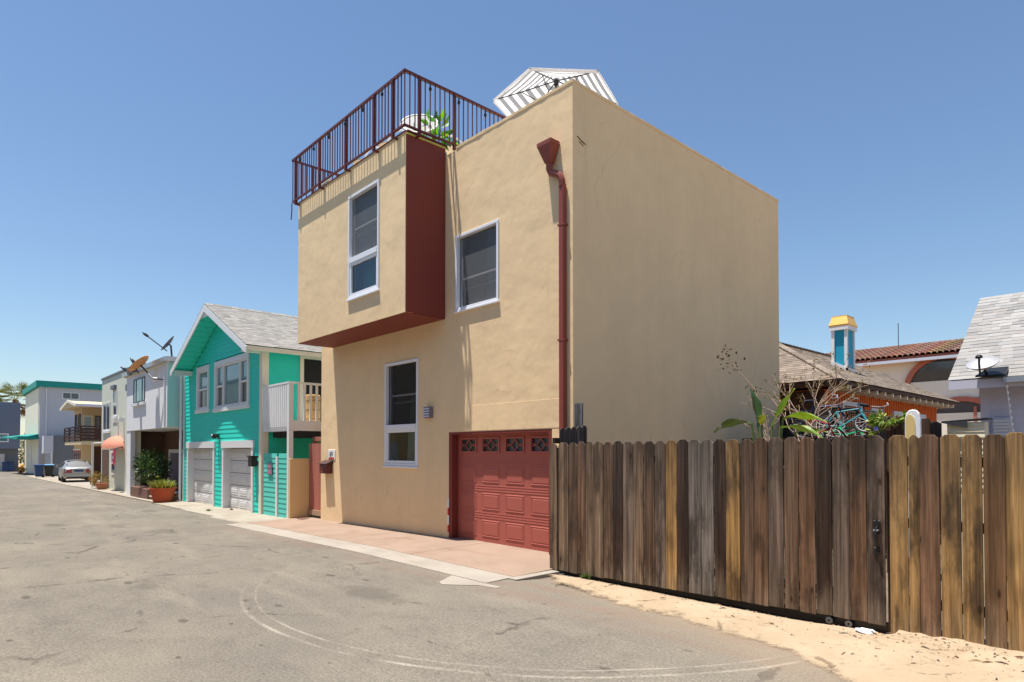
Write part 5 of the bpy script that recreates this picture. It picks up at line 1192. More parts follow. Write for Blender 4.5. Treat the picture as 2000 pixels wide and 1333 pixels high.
# silver sedan, seen from behind
def sedan(loc, heading, label):
    o = thing('parked_car', loc, label, 'car'); L = 4.6
    h = Vector((math.cos(heading), math.sin(heading), 0)); r_ = Vector((h.y, -h.x, 0)); Z = Vector((0, 0, 1)); O = Vector(loc)
    P = lambda x, y, z: O + h * x + r_ * y + Z * z
    #      x     zb    zsill hw_s  zbelt hw_b  ztop  hw_t
    S = [(0.00, .42, .50, .70, .80, .74, .90, .66), (0.10, .28, .46, .82, .86, .82, .99, .70), (0.55, .22, .44, .87, .92, .86, 1.03, .74), (0.90, .20, .42, .88, .94, .87, 1.06, .72), (1.35, .20, .42, .89, .95, .88, 1.30, .60),
         (1.75, .20, .42, .89, .95, .88, 1.42, .57), (2.50, .20, .42, .89, .94, .88, 1.44, .58), (2.95, .20, .42, .89, .93, .88, 1.36, .60), (3.45, .20, .42, .88, .91, .86, .98, .74), (4.05, .22, .42, .86, .82, .82, .88, .70), (4.45, .28, .44, .78, .70, .74, .76, .60), (4.60, .40, .48, .62, .60, .62, .64, .5)]
    mb = MB(); vs = []
    for x, zb, zs, hs, zl, hb, zt, ht in S:
        half = [(hs * .9, zb), (hs, zs), (hb + .02, (zs + zl) / 2 + .05), (hb, zl), (ht + (hb - ht) * .12, zl + (zt - zl) * .88), (ht * .6, zt), (0, zt + .015)]
        vs += [P(x, a, b) for a, b in half] + [P(x, -a, b) for a, b in half[-2::-1]]
    n = 13; fs = [(i * n + j, i * n + j + 1, (i + 1) * n + j + 1, (i + 1) * n + j) for i in range(len(S) - 1) for j in range(n - 1)] + [((i + 1) * n, (i + 1) * n + n - 1, i * n + n - 1, i * n) for i in range(len(S) - 1)]
    fs += [tuple(range(n)), tuple((len(S) - 1) * n + j for j in range(n - 1, -1, -1))]
    mb.add(vs, fs); body = fix_normals(mb.build('body', 'silver_paint', o, smooth=True))
    mb = MB(); mb.add([P(.97, -.62, 1.085), P(.97, .62, 1.085), P(1.66, .50, 1.415), P(1.66, -.50, 1.415)], [(0, 1, 2, 3)]); mb.build('rear_window', 'car_glass', o)
    mb = MB(); mb.add([P(3.38, -.64, 1.01), P(3.38, .64, 1.01), P(2.99, .54, 1.37), P(2.99, -.54, 1.37)], [(0, 1, 2, 3)]); mb.build('windscreen', 'car_glass', o)
    for s in (-1, 1):
        for a, b in ((1.22, 2.02), (2.1, 3.2)):
            mb = MB(); t0 = 1.33 if a > 1.5 else 1.30; mb.add([P(a, s * .885, .985), P(b, s * .885, .975), P(min(b, 2.92), s * .675, t0), P(a + .28 if a < 2 else a, s * .675, t0)], [(0, 1, 2, 3)]); mb.build('side_window', 'car_glass', o)
        mb = MB(); mb.box(0, 0, 0, 0, 0, 0); mb = MB(); mb.prism([P(-.03, s * .36, .62), P(.0, s * .78, .62), P(.03, s * .80, .87), P(-.02, s * .40, .88)], h * .05); mb.build('tail_light', 'lamp_red', o)
        mb = MB(); mb.prism([P(.06, s * .815, .68), P(.34, s * .878, .72), P(.32, s * .872, .86), P(.06, s * .80, .86)], r_ * (s * -.03)); mb.build('tail_light', 'lamp_red', o)
        mb = MB(); mb.box(0, 0, 0, 0, 0, 0); mb = MB(); c = P(2.95, s * .98, 1.02); mb.lathe([(.05, -.06), (.1, -.03), (.1, .05), (.04, .07)], c, 10, h); mb.build('wing_mirror', 'silver_paint', o, smooth=True)
        for x in (.88, 3.68):
            c = P(x, s * .76, .32); mb = MB(); mb.lathe([(.20, -.1), (.30, -.11), (.325, -.08), (.325, .08), (.30, .11), (.20, .1)], c, 22, r_ * s); wl_ = mb.build('wheel', 'rubber', o, smooth=True)
            mb = MB(); mb.lathe([(.205, .06), (.19, .095), (.06, .075), (.0, .085)], c, 16, r_ * s); mb.build('rim', 'steel', wl_, smooth=True)
    mb = MB(); mb.prism([P(-.03, -.72, .36), P(-.03, .72, .36), P(-.03, .74, .56), P(-.03, -.74, .56)], h * .08); mb.build('bumper', 'silver_paint', o, bevel=.02)
    mb = MB(); mb.prism([P(-.022, -.26, .69), P(-.022, .26, .69), P(-.022, .26, .82), P(-.022, -.26, .82)], h * .03); mb.build('number_plate', 'bin_blue', o)
    mb = MB(); mb.prism([P(-.01, -.6, .24), P(-.01, .6, .24), P(-.01, .66, .355), P(-.01, -.66, .355)], h * .05); mb.build('diffuser', 'black_paint', o)
    return o
sedan((-43.4, -.20, G(-44) + .02), math.atan2(.06, -.99), 'silver sedan parked nose away with red tail lights')

# tall grey house with teal trim, wall box and bins
g4 = G(-66); tl = thing('tall_grey_house', (-72, 6, g4), 'tall pale grey flat roofed house with teal roof band', 'house')
FTS = Face('right', -66.0); FTF = Face('front', -.10)
mb = MB(); mb.box(-78, -66, -.10, 18, g4 - .3, 7.6); mb.build('wall', 'grey_stucco', tl)
mb = MB(); mb.box(-78.3, -65.7, -.4, 18.3, 7.6, 8.15); mb.build('roof_band', 'teal_trim', tl)
mb = MB(); mb.box(-77.9, -66.5, -.14, -.101, g4, 7.55); mb.build('front_panel', 'pale_stucco', tl)
mb = MB(); mb.box(-65.98, -65.9, .35, .43, g4, 7.5); mb.build('drainpipe', 'white_paint', tl)
simple_window(FTS, 1.6, 2.95, 6.55, 7.2, tl, 'white_paint', .07, 'pane_dark', False, (2.27,)); 
mb = MB(); mb.box(-72, -66.05, -1.7, -.141, 2.75, 3.0); mb.prism([(-77, -2.2, 2.95), (-66, -1.4, 2.75), (-66, -.15, 3.1), (-77, -.15, 3.25)], (0, 0, .12)); mb.build('entrance_canopy', 'teal_trim', tl)
simple_window(FTF, -74.5, -71.5, .3, 2.1, tl, 'white_paint', .16, 'pane_dark', False, (), 1.2, .1)
mb = MB(); mb.box(-65.99, -65.94, .2, .6, g4, 1.6); mb.box(-65.99, -65.94, .8, 1.2, g4, 1.6); mb.build('brown_panel', 'beige_stucco', tl)
an = thing('grey_annex', (-61.5, 4, G(-61)), 'dark grey lower block in front of the tall grey house', 'building')
mb = MB(); mb.box(-65.5, -60.0, .28, 12, G(-62) - .3, 3.0); mb.build('wall', 'dark_grey_stucco', an); mb = MB(); mb.box(-61.2, -59.95, -.38, .279, 1.7, 2.95); mb.build('wall_box', 'grey_box', an); mb = MB(); mb.box(-61.2, -59.94, -.39, .278, 1.45, 1.699); mb.build('box_shelf', 'grey_box', an)
mb = MB(); mb.box(-60.1, -59.93, .14, .24, G(-60) - .1, 1.449); mb.build('box_post', 'white_paint', an)
def bin_(x, y, mat, label, lidmat=None, rot=0.0):
    o = thing('wheelie_bin', (x, y, G(x) + .02), label, 'bin', 'wheelie bins along the alley'); z = G(x) + .02
    mb = MB(); mb.add([(x + a * s, y + b * s, z + c) for c, s in ((.06, .78), (.95, 1.0)) for a, b in ((-.28, -.3), (.28, -.3), (.28, .3), (-.28, .3))], [(3, 2, 1, 0), (4, 5, 6, 7)] + [(i, (i + 1) % 4, (i + 1) % 4 + 4, i + 4) for i in range(4)]); mb.build('body', mat, o, bevel=.02)
    mb = MB(); mb.prism([(x - .31, y - .34, z + .952), (x + .31, y - .34, z + .952), (x + .31, y - .34, z + 1.0), (x, y - .34, z + 1.06), (x - .31, y - .34, z + 1.0)], (0, .68, 0)); mb.build('lid', lidmat or mat, o)
    for s in (-1, 1): mb = MB(); mb.lathe([(.1, -.03), (.1, .03)], (x + .26 * s, y + .26, z + .1), 12, (1, 0, 0)); mb.build('wheel', 'rubber', o)
bin_(-57.2, -.95, 'bin_blue', 'dark blue wheelie bin on the left of the pair behind the car')
bin_(-57.4, -.28, 'bin_black', 'black wheelie bin with light blue strip behind the car', 'bin_light_blue')
# blue grey house closing the alley, bins, hydrant, palm
bb = thing('blue_grey_house', (-92, -6, G(-86)), 'blue grey house with white garage at the alley end', 'house')
FE = Face('right', -86.0); g5 = G(-86)
mb = MB(); mb.box(-100, -86, -14, .08, 1.9, 7.25); mb.build('upper_wall', 'blue_grey_stucco', bb); mb = MB(); mb.box(-100, -86.9, -14, .0, g5 - .4, 1.899); mb.build('lower_wall', 'dark_grey_stucco', bb)
simple_window(FE, -2.9, -.95, 2.65, 3.65, bb, 'white_paint', .12, 'pane_sky', False, (), 3.15)
FE2 = Face('right', -86.9); d_ = sect_door(FE2, -4.2, -1.25, g5, 1.30, 4, 4, bb, 'door_white', -.06)
for u in (-3.9, -3.1, -2.2): mb = MB(); FE2.box(mb, u, u + .5, 1.0, 1.18, .075, .085); mb.build('door_pane', 'pane_dark', d_)
for y in (-.95, -.45): 
    o = thing('recycling_bin', (-85.6, y, G(-85) + .0), 'blue recycling bin left of the hydrant' if y < -.6 else 'violet blue recycling bin nearest the hydrant', 'bin'); z = G(-85)
    mb = MB(); mb.box(-86.1, -85.4, y - .55, y - .05, z, z + 1.0); mb.build('body', 'bin_blue', o, bevel=.03); mb = MB(); mb.box(-86.14, -85.36, y - .58, y - .02, z + 1.0, z + 1.07); mb.build('lid', 'bin_blue', o)
hy = thing('fire_hydrant', (-80.5, -.15, G(-80)), 'yellow fire hydrant at the far end of the alley', 'hydrant'); z = G(-80) + .0
mb = MB(); mb.lathe([(.2, 0), (.2, .06), (.13, .08), (.13, .62), (.17, .64), (.17, .7), (.13, .78), (.05, .84), (.05, .9), (0, .9)], (-80.5, -.15, z), 14); mb.build('barrel', 'hydrant_yellow', hy, smooth=True)
for a in ((0, 1, 0), (0, -1, 0), (1, 0, 0)): mb = MB(); mb.lathe([(.07, .1), (.07, .22), (.09, .22), (.09, .27)], (-80.5, -.15, z + .45), 10, a); mb.build('outlet', 'hydrant_yellow', hy)
bush('alley_shrub', (-80.0, 1.6, G(-80) + .6), (.9, .7, .6), 500, .16, [lin((110, 96, 60)), lin((70, 84, 44))], 'brown green shrub behind the yellow hydrant', 51, 'leaf')
bush('alley_shrub', (-70.5, -1.0, G(-70) + .4), (.5, .35, .4), 350, .13, [lin((120, 84, 60)), lin((96, 90, 50))], 'reddish shrub below the teal entrance canopy', 52, 'leaf')
pt = thing('palm_tree', (-108, 1.25, G(-108)), 'fan palm rising behind the blue grey house', 'palm tree')
mb = MB(); px_, py_, pz_ = -108.0, 1.25, 8.9
mb.tube([(px_, py_, G(-108)), (px_ + .1, py_, 4), (px_, py_, pz_)], [.42, .34, .36], 10); mb.build('trunk', 'palm_bark', pt, smooth=True)
mb = MB(); rnd = random.Random(8)
for i in range(46):
    a = rnd.uniform(0, 6.28); e = rnd.uniform(-1.0, 1.2); L = rnd.uniform(2.4, 3.5); d = Vector((math.cos(a) * math.cos(e), math.sin(a) * math.cos(e), math.sin(e))); c = Vector((px_, py_, pz_)); k = rnd.uniform(.7, 1.2)
    col = lin((112, 118, 66)) if e > -.2 else lin((124, 96, 66)); mb.cur = tuple(q * k for q in col); hub = c + d * L * .60 + Vector((0, 0, -.1)); side = d.cross(Vector((0, 0, 1))).normalized()
    mb.add([c - side * .03, c + side * .03, hub + side * .03, hub - side * .03], [(0, 1, 2, 3)])
    for j in range(11):
        f_ = (j - 5) / 5.0; dd = (d * (1 - .35 * abs(f_)) + side * f_ * .95).normalized(); tip = hub + dd * L * .5 + Vector((0, 0, -.22 * L * (.35 + abs(f_) * .4))); w_ = dd.cross(Vector((0, 0, 1))).normalized() * .055
        mid = hub.lerp(tip, .5) + Vector((0, 0, .10)); mb.add([hub, mid + w_, tip, mid - w_], [(0, 1, 2), (0, 2, 3)])
mb.cur = (1, 1, 1); mb.build('crown', 'leaf', pt)
o = bush('far_tree', (-112, 3.4, 1.6), (2.6, 2.2, 2.4), 900, .35, [lin((60, 74, 44)), lin((84, 96, 56))], 'dark tree in the gap beside the tall grey house', 53, 'leaf')

# ------------------------------------------------------------------ yard and houses behind the gate
yard = struct(sheet('yard', rng(0.0, 14, 30), rng(-0.6, 40, 30), lambda x, y: -0.03 + .02 * noise.noise((x, y, 0)), 'yard_soil')) if False else None
t = NT('yard_soil'); p = t.pos(); a = t.noise(p, 1.2, 5, .6); M['yard_soil'] = t.done(t.mix(t.ramp(a, .35, .65), lin((116, 98, 78)), lin((92, 80, 62))), .95, t.bump(t.noise(p, 14, 4), .6, .03))
struct(sheet('yard', rng(0.02, 16, 32), rng(-0.62, 44, 60), lambda x, y: -0.02 + .03 * noise.noise((x * .8, y * .8, 0)) - (.05 if y < -.5 else 0), 'yard_soil'))
# orange cottage with hip roof and turquoise chimney
CX0, CX1, CY0, CY1, CZ, CR = -5.65, 0.45, 9.3, 20.6, 3.46, 5.10
ct = thing('orange_cottage', (-2.6, 15, 0), 'orange board cottage with brown shingle hip roof', 'house')
FC1 = Face('right', CX1 - .55); FC0 = Face('front', CY0 + .55)
mb = MB(); mb.box(CX0 + .55, CX1 - .55, CY0 + .55, CY1 - .55, -.1, 3.30); mb.build('wall', 'orange_board', ct)
for i in range(58):
    y = CY0 + .6 + i * .175; mb = MB(); FC1.box(mb, y, y + .05, .6, 3.28, .001, .03); mb.build('batten', 'orange_board', ct)
for i in range(28): mb = MB(); u = CX0 + .6 + i * .175; FC0.box(mb, u, u + .05, .6, 3.28, .001, .03); mb.build('batten', 'dark_brown', ct)  # dark brown here paints the porch shade on the orange boards
mb = MB(); FC0.box(mb, CX0 + .6, CX1 - .56, 0, 3.28, .0005, .012); mb.build('porch_shade', 'dark_brown', ct)  # porch shade painted as a dark brown sheet over the wall
for a, b, z0_, z1_ in ((13.1, 14.05, 1.2, 2.95), (15.1, 16.8, 1.4, 2.95), (17.4, 18.5, 1.2, 2.95)): simple_window(FC1, a, b, z0_, z1_, ct, 'grey_box', .16, 'pane_dark', False, w=.06)
mb = MB(); frame_box(mb, FC1, 10.9, 12.4, .2, 3.05, .001, .06, .12); o = mb.build('doorway', 'grey_box', ct); mb = MB(); FC1.box(mb, 11.02, 12.28, .2, 2.93, .001, .012); mb.build('door_leaf', 'room_dark', o)
mb = MB(); FC1.box(mb, 19.0, 20.0, .4, 2.5, .031, .08); mb.build('white_shutter', 'white_paint', ct)
rm = MB(); xm = (CX0 + CX1) / 2; hw = (CX1 - CX0) / 2; ra, rb = (xm, CY0 + hw, CR), (xm, CY1 - hw, CR)
E = [(CX0, CY0, CZ), (CX1, CY0, CZ), (CX1, CY1, CZ), (CX0, CY1, CZ)]; Lw = [(x, y, z - .1) for x, y, z in E]
rm.add(E + Lw + [ra, rb], [(0, 1, 8), (1, 2, 9, 8), (2, 3, 9), (3, 0, 8, 9), (0, 4, 5, 1), (1, 5, 6, 2), (2, 6, 7, 3), (3, 7, 4, 0), (7, 6, 5, 4)])
crf = fix_normals(rm.build('roof', 'dark_brown', ct)); SB = [lin((134, 121, 108)), lin((124, 111, 99)), lin((143, 129, 115)), lin((118, 106, 95))]
up = Vector((0, 0, .012)); V = lambda q: Vector(q) + up
mb = MB(); shingles(mb, V(E[1]) + Vector((.04, 0, 0)), V(E[2]) + Vector((.04, 0, 0)), V(rb), V(ra), 24, .28, SB, .011, 7); shingles(mb, V(E[0]) - Vector((0, .04, 0)), V(E[1]) - Vector((0, .04, 0)), V(ra), V(ra), 24, .28, SB, .011, 8); stuff(mb.build('shingles', 'shingle', crf))
mb = MB()
for i in range(17):
    p0 = Vector(E[1]).lerp(Vector(ra), i / 17.0); p1 = Vector(E[1]).lerp(Vector(ra), (i + .96) / 17.0); mb.cur = random.choice(SB); mb.bar(p0 + up * 2, p1 + up * 4, .2, .03)
for i in range(20):
    p0 = Vector(ra).lerp(Vector(rb), i / 20.0); p1 = Vector(ra).lerp(Vector(rb), (i + .96) / 20.0); mb.cur = random.choice(SB); mb.bar(p0 + up * 2, p1 + up * 3, .2, .03)
mb.cur = (1, 1, 1); mb.build('ridge_caps', 'shingle', crf)
for i in range(16): y = CY0 + .8 + i * .66; mb = MB(); mb.box(CX1 - .55, CX1 - .02, y, y + .09, CZ - .21, CZ - .101); mb.build('rafter_tail', 'beige_siding', crf)
chx, chy = -0.92, 13.4; ch = MB(); ch.box(chx - .18, chx + .18, chy - .28, chy + .28, 3.9, 5.46); chm = ch.build('chimney', 'turquoise', crf)
for sx in (-1, 1):
    for sy in (-1, 1): mb = MB(); mb.box(chx + sx * .185 - .042, chx + sx * .185 + .042, chy + sy * .285 - .042, chy + sy * .285 + .042, 3.9, 5.46); mb.build('chimney_trim', 'white_paint', crf)
for z0_, z1_ in ((5.37, 5.48),): mb = MB(); mb.box(chx - .27, chx + .27, chy - .37, chy + .37, z0_, z1_); mb.build('chimney_collar', 'white_paint', crf)
mb = MB(); zb = CZ + (CX1 - chx) * (CR - CZ) / hw; mb.prism([(chx - .24, chy - .34, zb + .12), (chx + .24, chy - .34, zb - .14), (chx + .24, chy - .34, zb - .0), (chx - .24, chy - .34, zb + .26)], (0, .05, 0)); mb.prism([(chx + .24, chy - .34, zb - .13), (chx + .24, chy + .34, zb - .13), (chx + .24, chy + .34, zb + .0), (chx + .24, chy - .34, zb + .0)], (-.05, 0, 0)); mb.build('chimney_flashing', 'white_paint', crf)
mb = MB(); mb.add([(chx + a * s, chy + b * s, z) for z, s in ((5.48, 1.0), (5.53, 1.04), (5.78, .80), (5.81, .80)) for a, b in ((-.27, -.37), (.27, -.37), (.27, .37), (-.27, .37))], [(3, 2, 1, 0), (12, 13, 14, 15)] + [(4 * k + i, 4 * k + (i + 1) % 4, 4 * k + 4 + (i + 1) % 4, 4 * k + 4 + i) for k in range(3) for i in range(4)]); mb.build('chimney_cap', 'gold_paint', crf)
# cream stucco building with tiled roof and arches, beyond
SYY = 26.0; FST = Face('front', SYY); sb = thing('stucco_building', (-2, 30, 0), 'cream stucco building with red tiled roof and brick arches', 'building')
mb = MB(); mb.box(-12, 4, SYY, 36, -.1, 5.95); mb.build('wall', 'cream_stucco', sb)
mb = MB(); mb.prism([(-12.6, SYY - .5, 5.85), (-12.6, SYY - .5, 5.98), (-12.6, SYY + 4, 7.1), (-12.6, SYY + 4, 5.85)], (17.2, 0, 0)); trf = mb.build('roof', 'terracotta_trim', sb)
mb = MB()
rnd = random.Random(6)
for i in range(76):                                            # barrel tiles, one run per column
    x = -12.5 + i * .225; mb.cur = tuple(q * rnd.uniform(.8, 1.15) for q in rnd.choice([lin((146, 110, 93)), lin((138, 103, 87)), lin((154, 118, 101))]))
    for j in range(9):
        p0 = Vector((x, SYY - .55 + j * .5, 6.0 + j * .125)); p1 = p0 + Vector((0, .52, .12)); mb.tube([p0, p1], [.12, .10], 6, False)
mb.cur = (1, 1, 1); stuff(mb.build('roof_tiles', 'shingle', trf))
mb = MB(); mb.box(-12.5, 4.5, SYY - .56, SYY - .45, 5.74, 5.87); mb.build('gutter', 'grey_box', trf)
def arch(cx_, cz_, r_, w=.22, half=math.pi, glassy=True):
    n = 20; ring = MB(); a_ = [half * i / n + (math.pi - half) / 2 for i in range(n + 1)]
    for i in range(n):
        q = []
        for rr in (r_, r_ + w):
            for a in (a_[i], a_[i + 1]): q.append((cx_ + rr * math.cos(a), cz_ + rr * math.sin(a)))
        ring.prism([FST.P(q[0][0], q[0][1], .001), FST.P(q[2][0], q[2][1], .001), FST.P(q[3][0], q[3][1], .001), FST.P(q[1][0], q[1][1], .001)], (0, -.14, 0))
    o = ring.build('arch_trim', 'terracotta_trim', sb)
    mb = MB(); mb.prism([FST.P(cx_ + r_ * math.cos(a), cz_ + r_ * math.sin(a), .001) for a in a_], (0, -.01, 0)); mb.build('arch_glass', 'pane_dark', sb)
    return o
arch(-1.25, 4.45, 1.35); mb = MB(); FST.box(mb, -2.55, .05, 4.0, 4.82, .012, .05); mb.build('arch_spandrel', 'cream_stucco', sb)
for s in (-1, 1): mb = MB(); FST.box(mb, -1.25 + s * 1.46 - .11, -1.25 + s * 1.46 + .11, 3.7, 4.449, .001, .14); mb.build('arch_leg', 'terracotta_trim', sb)
arch(-.6, 2.35, 1.5); mb = MB(); FST.box(mb, -2.05, .85, 1.0, 3.35, .012, .06); mb.build('arch_spandrel', 'cream_stucco', sb)
mb = MB(); mb.lathe([(.28, 0), (.28, .05)], FST.P(-3.72, 5.0, 0), 18, (0, -1, 0)); mb.build('round_window', 'block_brown', sb)
simple_window(FST, -5.6, -4.5, 4.5, 5.3, sb, 'grey_box', .08, 'pane_dark', False)
mb = MB(); FST.box(mb, -.15, -.05, 0, 3.6, .001, .1); mb.build('drainpipe', 'terracotta_trim', sb)
mb = MB(); mb.tube([(-3.9, 29, 6.9), (-3.9, 29, 8.2)], .02, 5); mb.build('aerial', 'dark_steel', sb)
# right hand house with pale shingle roof
RX0, RY0, RZ0, RYr, RZr = 3.60, 5.70, 2.90, 8.10, 4.70; rh = thing('lilac_house', (8, 9, 0), 'pale lilac clapboard house with white shingle roof', 'house')
FRH = Face('front', 6.15)
mb = MB(); mb.box(3.95, 14, 6.15, 10.1, -.1, 3.0); mb.prism([(3.95, 6.15, 3.0), (3.95, 10.1, 3.0), (3.95, 8.1, 4.5)], (.2, 0, 0)); mb.build('wall', 'lilac_paint', rh)
siding(FRH, rh, 4.06, 9.5, 0.9, 2.9, [], 'lilac_paint', .115, .016)
mb = MB(); FRH.box(mb, 3.93, 4.06, -.1, 2.95, .001, .03); mb.build('corner_board', 'lilac_paint', rh)
mb = MB(); mb.prism([(RX0, RY0, RZ0 - .12), (RX0, RY0, RZ0), (RX0, RYr, RZr), (RX0, RYr + 2.4, RZ0), (RX0, RYr + 2.4, RZ0 - .12), (RX0, RYr, RZr - .14)], (10.6, 0, 0)); rrf = mb.build('roof', 'lilac_paint', rh)
SWH = [lin((152, 150, 147)), lin((145, 143, 140)), lin((159, 156, 152)), lin((150, 145, 140)), lin((138, 136, 134))]
mb = MB(); shingles(mb, (RX0 - .03, RY0 - .05, RZ0 + .006), (14.2, RY0 - .05, RZ0 + .006), (14.2, RYr, RZr + .03), (RX0 - .03, RYr, RZr + .03), 26, .17, SWH, .009, 17); stuff(mb.build('shingles', 'shingle', rrf))
mb = MB(); mb.box(RX0 - .02, 14.1, RY0 - .06, RY0 - .02, RZ0 - .16, RZ0 - .01); mb.build('fascia', 'lilac_paint', rrf)
mb = MB(); mb.box(4.35, 14.1, RY0 - .16, RY0 - .065, RZ0 - .10, RZ0 - .01); mb.build('gutter', 'galv', rrf)
dh_ = thing('satellite_dish', (4.12, 5.66, 2.93), 'grey oval satellite dish at the eave of the lilac house', 'satellite dish')
c = Vector((4.10, 5.45, 3.12)); ax = Vector((-.05, -.55, .84)).normalized()
mb = MB(); mb.lathe([(0.0, -.05), (.1, -.045), (.18, -.02), (.225, .02), (.225, .03), (.18, -.008), (.1, -.03), (0, -.035)], c, 30, ax); mb.build('reflector', 'dish_grey', dh_, smooth=True)
mb = MB(); mb.tube([(4.09, 5.3, 2.92), (4.09, 5.24, 3.10), (4.10, 5.20, 3.20)], .016, 8); mb.lathe([(.05, 0), (.05, .03), (.03, .05)], (4.10, 5.19, 3.19), 12, (0, -.3, 1)); mb.build('feed_arm', 'black_iron', dh_)
mb = MB(); mb.tube([c - ax * .05, (4.12, 5.55, 2.98), (4.14, 5.72, 2.96)], .02, 8); mb.prism([(3.98, 5.52, 2.915), (4.38, 5.52, 2.915), (4.38, 5.80, 3.06), (4.10, 5.80, 3.06)], (0, 0, .025)); mb.build('mast', 'black_iron', dh_)
ac_ = thing('window_cooler', (4.25, 5.9, 1.93), 'grey window cooler on the lilac clapboard wall', 'air conditioner')
mb = MB(); FRH.box(mb, 4.13, 4.37, 1.93, 2.24, .02, .22); mb.build('casing', 'grey_box', ac_, bevel=.01)
for k in range(5): mb = MB(); FRH.box(mb, 4.145, 4.355, 1.96 + k * .055, 1.99 + k * .055, .221, .232); mb.build('louvre', 'white_paint', ac_)
rl_ = thing('rope_light', (4.62, 5.6, 1.8), 'white rope of lights hanging from the lilac house eave', 'string light')
mb = MB(); mb.tube([(4.38, 5.62, 2.78), (4.41, 5.66, 2.3), (4.46, 5.8, 1.7)], .006, 5); mb.build('wire', 'white_plastic', rl_)
for i in range(11): mb = MB(); t_ = i / 10; q = Vector((4.38, 5.62, 2.74)).lerp(Vector((4.46, 5.8, 1.72)), t_); mb.lathe([(.0, -.03), (.016, -.015), (.016, .02), (.0, .035)], q, 8); mb.build('bulb', 'white_plastic', rl_)
# beige shed, dark yard fence, vine, board
sd = thing('beige_shed', (4.4, 3.4, 0), 'small beige clapboard shed with dark sloping roof', 'shed')
FSH = Face('front', 3.0); mb = MB(); mb.box(4.16, 4.58, 3.0, 3.2, -.05, 2.08); mb.build('wall', 'beige_siding', sd)
siding(FSH, sd, 4.16, 4.58, 1.2, 2.07, [], 'beige_siding', .075, .014)
mb = MB(); mb.prism([(4.10, 2.96, 2.082), (4.62, 2.96, 2.112), (4.62, 2.96, 2.13), (4.10, 2.96, 2.10)], (0, .3, 0)); mb.build('roof', 'black_paint', sd)
mb = MB(); mb.prism([(4.09, 2.93, 2.08), (4.40, 2.93, 2.095), (4.40, 2.93, 2.0)], (0, .02, 0)); mb.build('gable_panel', 'dark_steel', sd)
yf = thing('dark_yard_fence', (3.0, 4.6, 0), 'dark brown picket fence running back through the yard', 'fence'); FYF = Face('right', 2.95)
for i in range(26): board(yf, FYF, 3.75 + i * .155, 3.90 + i * .155, 0, 2.26 + random.Random(i).uniform(-.02, .02), 0, .018, lin((66, 60, 60)), 'dark_fence', .03, 600 + i)
for z_ in (.4, 1.9): mb = MB(); FYF.box(mb, 3.7, 7.8, z_, z_ + .08, -.05, -.003); mb.build('rail', 'dark_fence', yf, color=WOODS['k'])
yf2 = thing('brown_yard_fence', (3.5, 3.0, 0), 'dark red brown plank fence under the vine', 'fence'); FY2 = Face('front', 2.6)
for i in range(5): board(yf2, FY2, 3.52 + i * .108, 3.625 + i * .108, 0, 2.13, 0, .018, lin((84, 62, 52)), 'dark_fence', .004, 700 + i)
mb = MB(); FY2.box(mb, 3.5, 4.08, 1.7, 1.78, -.05, -.003); mb.build('rail', 'dark_fence', yf2, color=WOODS['k'])
vn = thing('flowering_vine', (3.5, 2.6, 0), 'yellow green vine with a violet flower on the yard fence', 'vine')
mb = MB(); mb.tube([(3.36, 2.6, 0), (3.38, 2.58, 1.2), (3.42, 2.55, 2.0), (3.7, 2.55, 2.2)], [.02, .016, .012, .008], 6); mb.build('stem', 'stem_green', vn)
VC = [lin((160, 176, 70)), lin((120, 150, 60)), lin((190, 190, 100)), lin((86, 112, 48))]
mb = MB(); leaf_cloud(mb, (3.55, 2.55, 2.14), (.19, .12, .06), 170, .085, VC, 61); leaf_cloud(mb, (3.82, 2.55, 2.15), (.12, .1, .05), 90, .08, VC, 62); leaf_cloud(mb, (3.42, 2.5, 1.98), (.06, .08, .16), 90, .075, VC, 63); mb.build('foliage', 'leaf', vn)
mb = MB(); mb.lathe([(0, -.02), (.03, 0), (.035, .02), (.0, .015)], (3.47, 2.40, 2.0), 8, (0, -1, .2)); mb.build('flower', 'bike_blue', vn)
sbd = thing('surfboard', (3.92, 2.35, 0), 'white surfboard tip with tan patch standing behind the fence', 'surfboard')
mb = MB(); pr = [(0, 2.245), (.045, 2.235), (.078, 2.19), (.092, 2.10), (.095, 1.6), (.09, .6), (.04, .02)]; c = 3.92
pts = [(c + a, 2.35, b) for a, b in pr] + [(c - a, 2.35, b) for a, b in pr[::-1][:-1]]; mb.prism(pts, (0, .05, 0)); mb.build('deck', 'white_plastic', sbd, bevel=.012, segs=2)
mb = MB(); mb.prism([(c + a, 2.349, b) for a, b in ((-.045, 2.18), (-.01, 2.17), (.02, 2.13), (.03, 2.06), (.03, 1.2), (-.082, 1.2), (-.08, 2.10), (-.07, 2.15))], (0, -.008, 0)); mb.build('traction_pad', 'tan_foam', sbd)

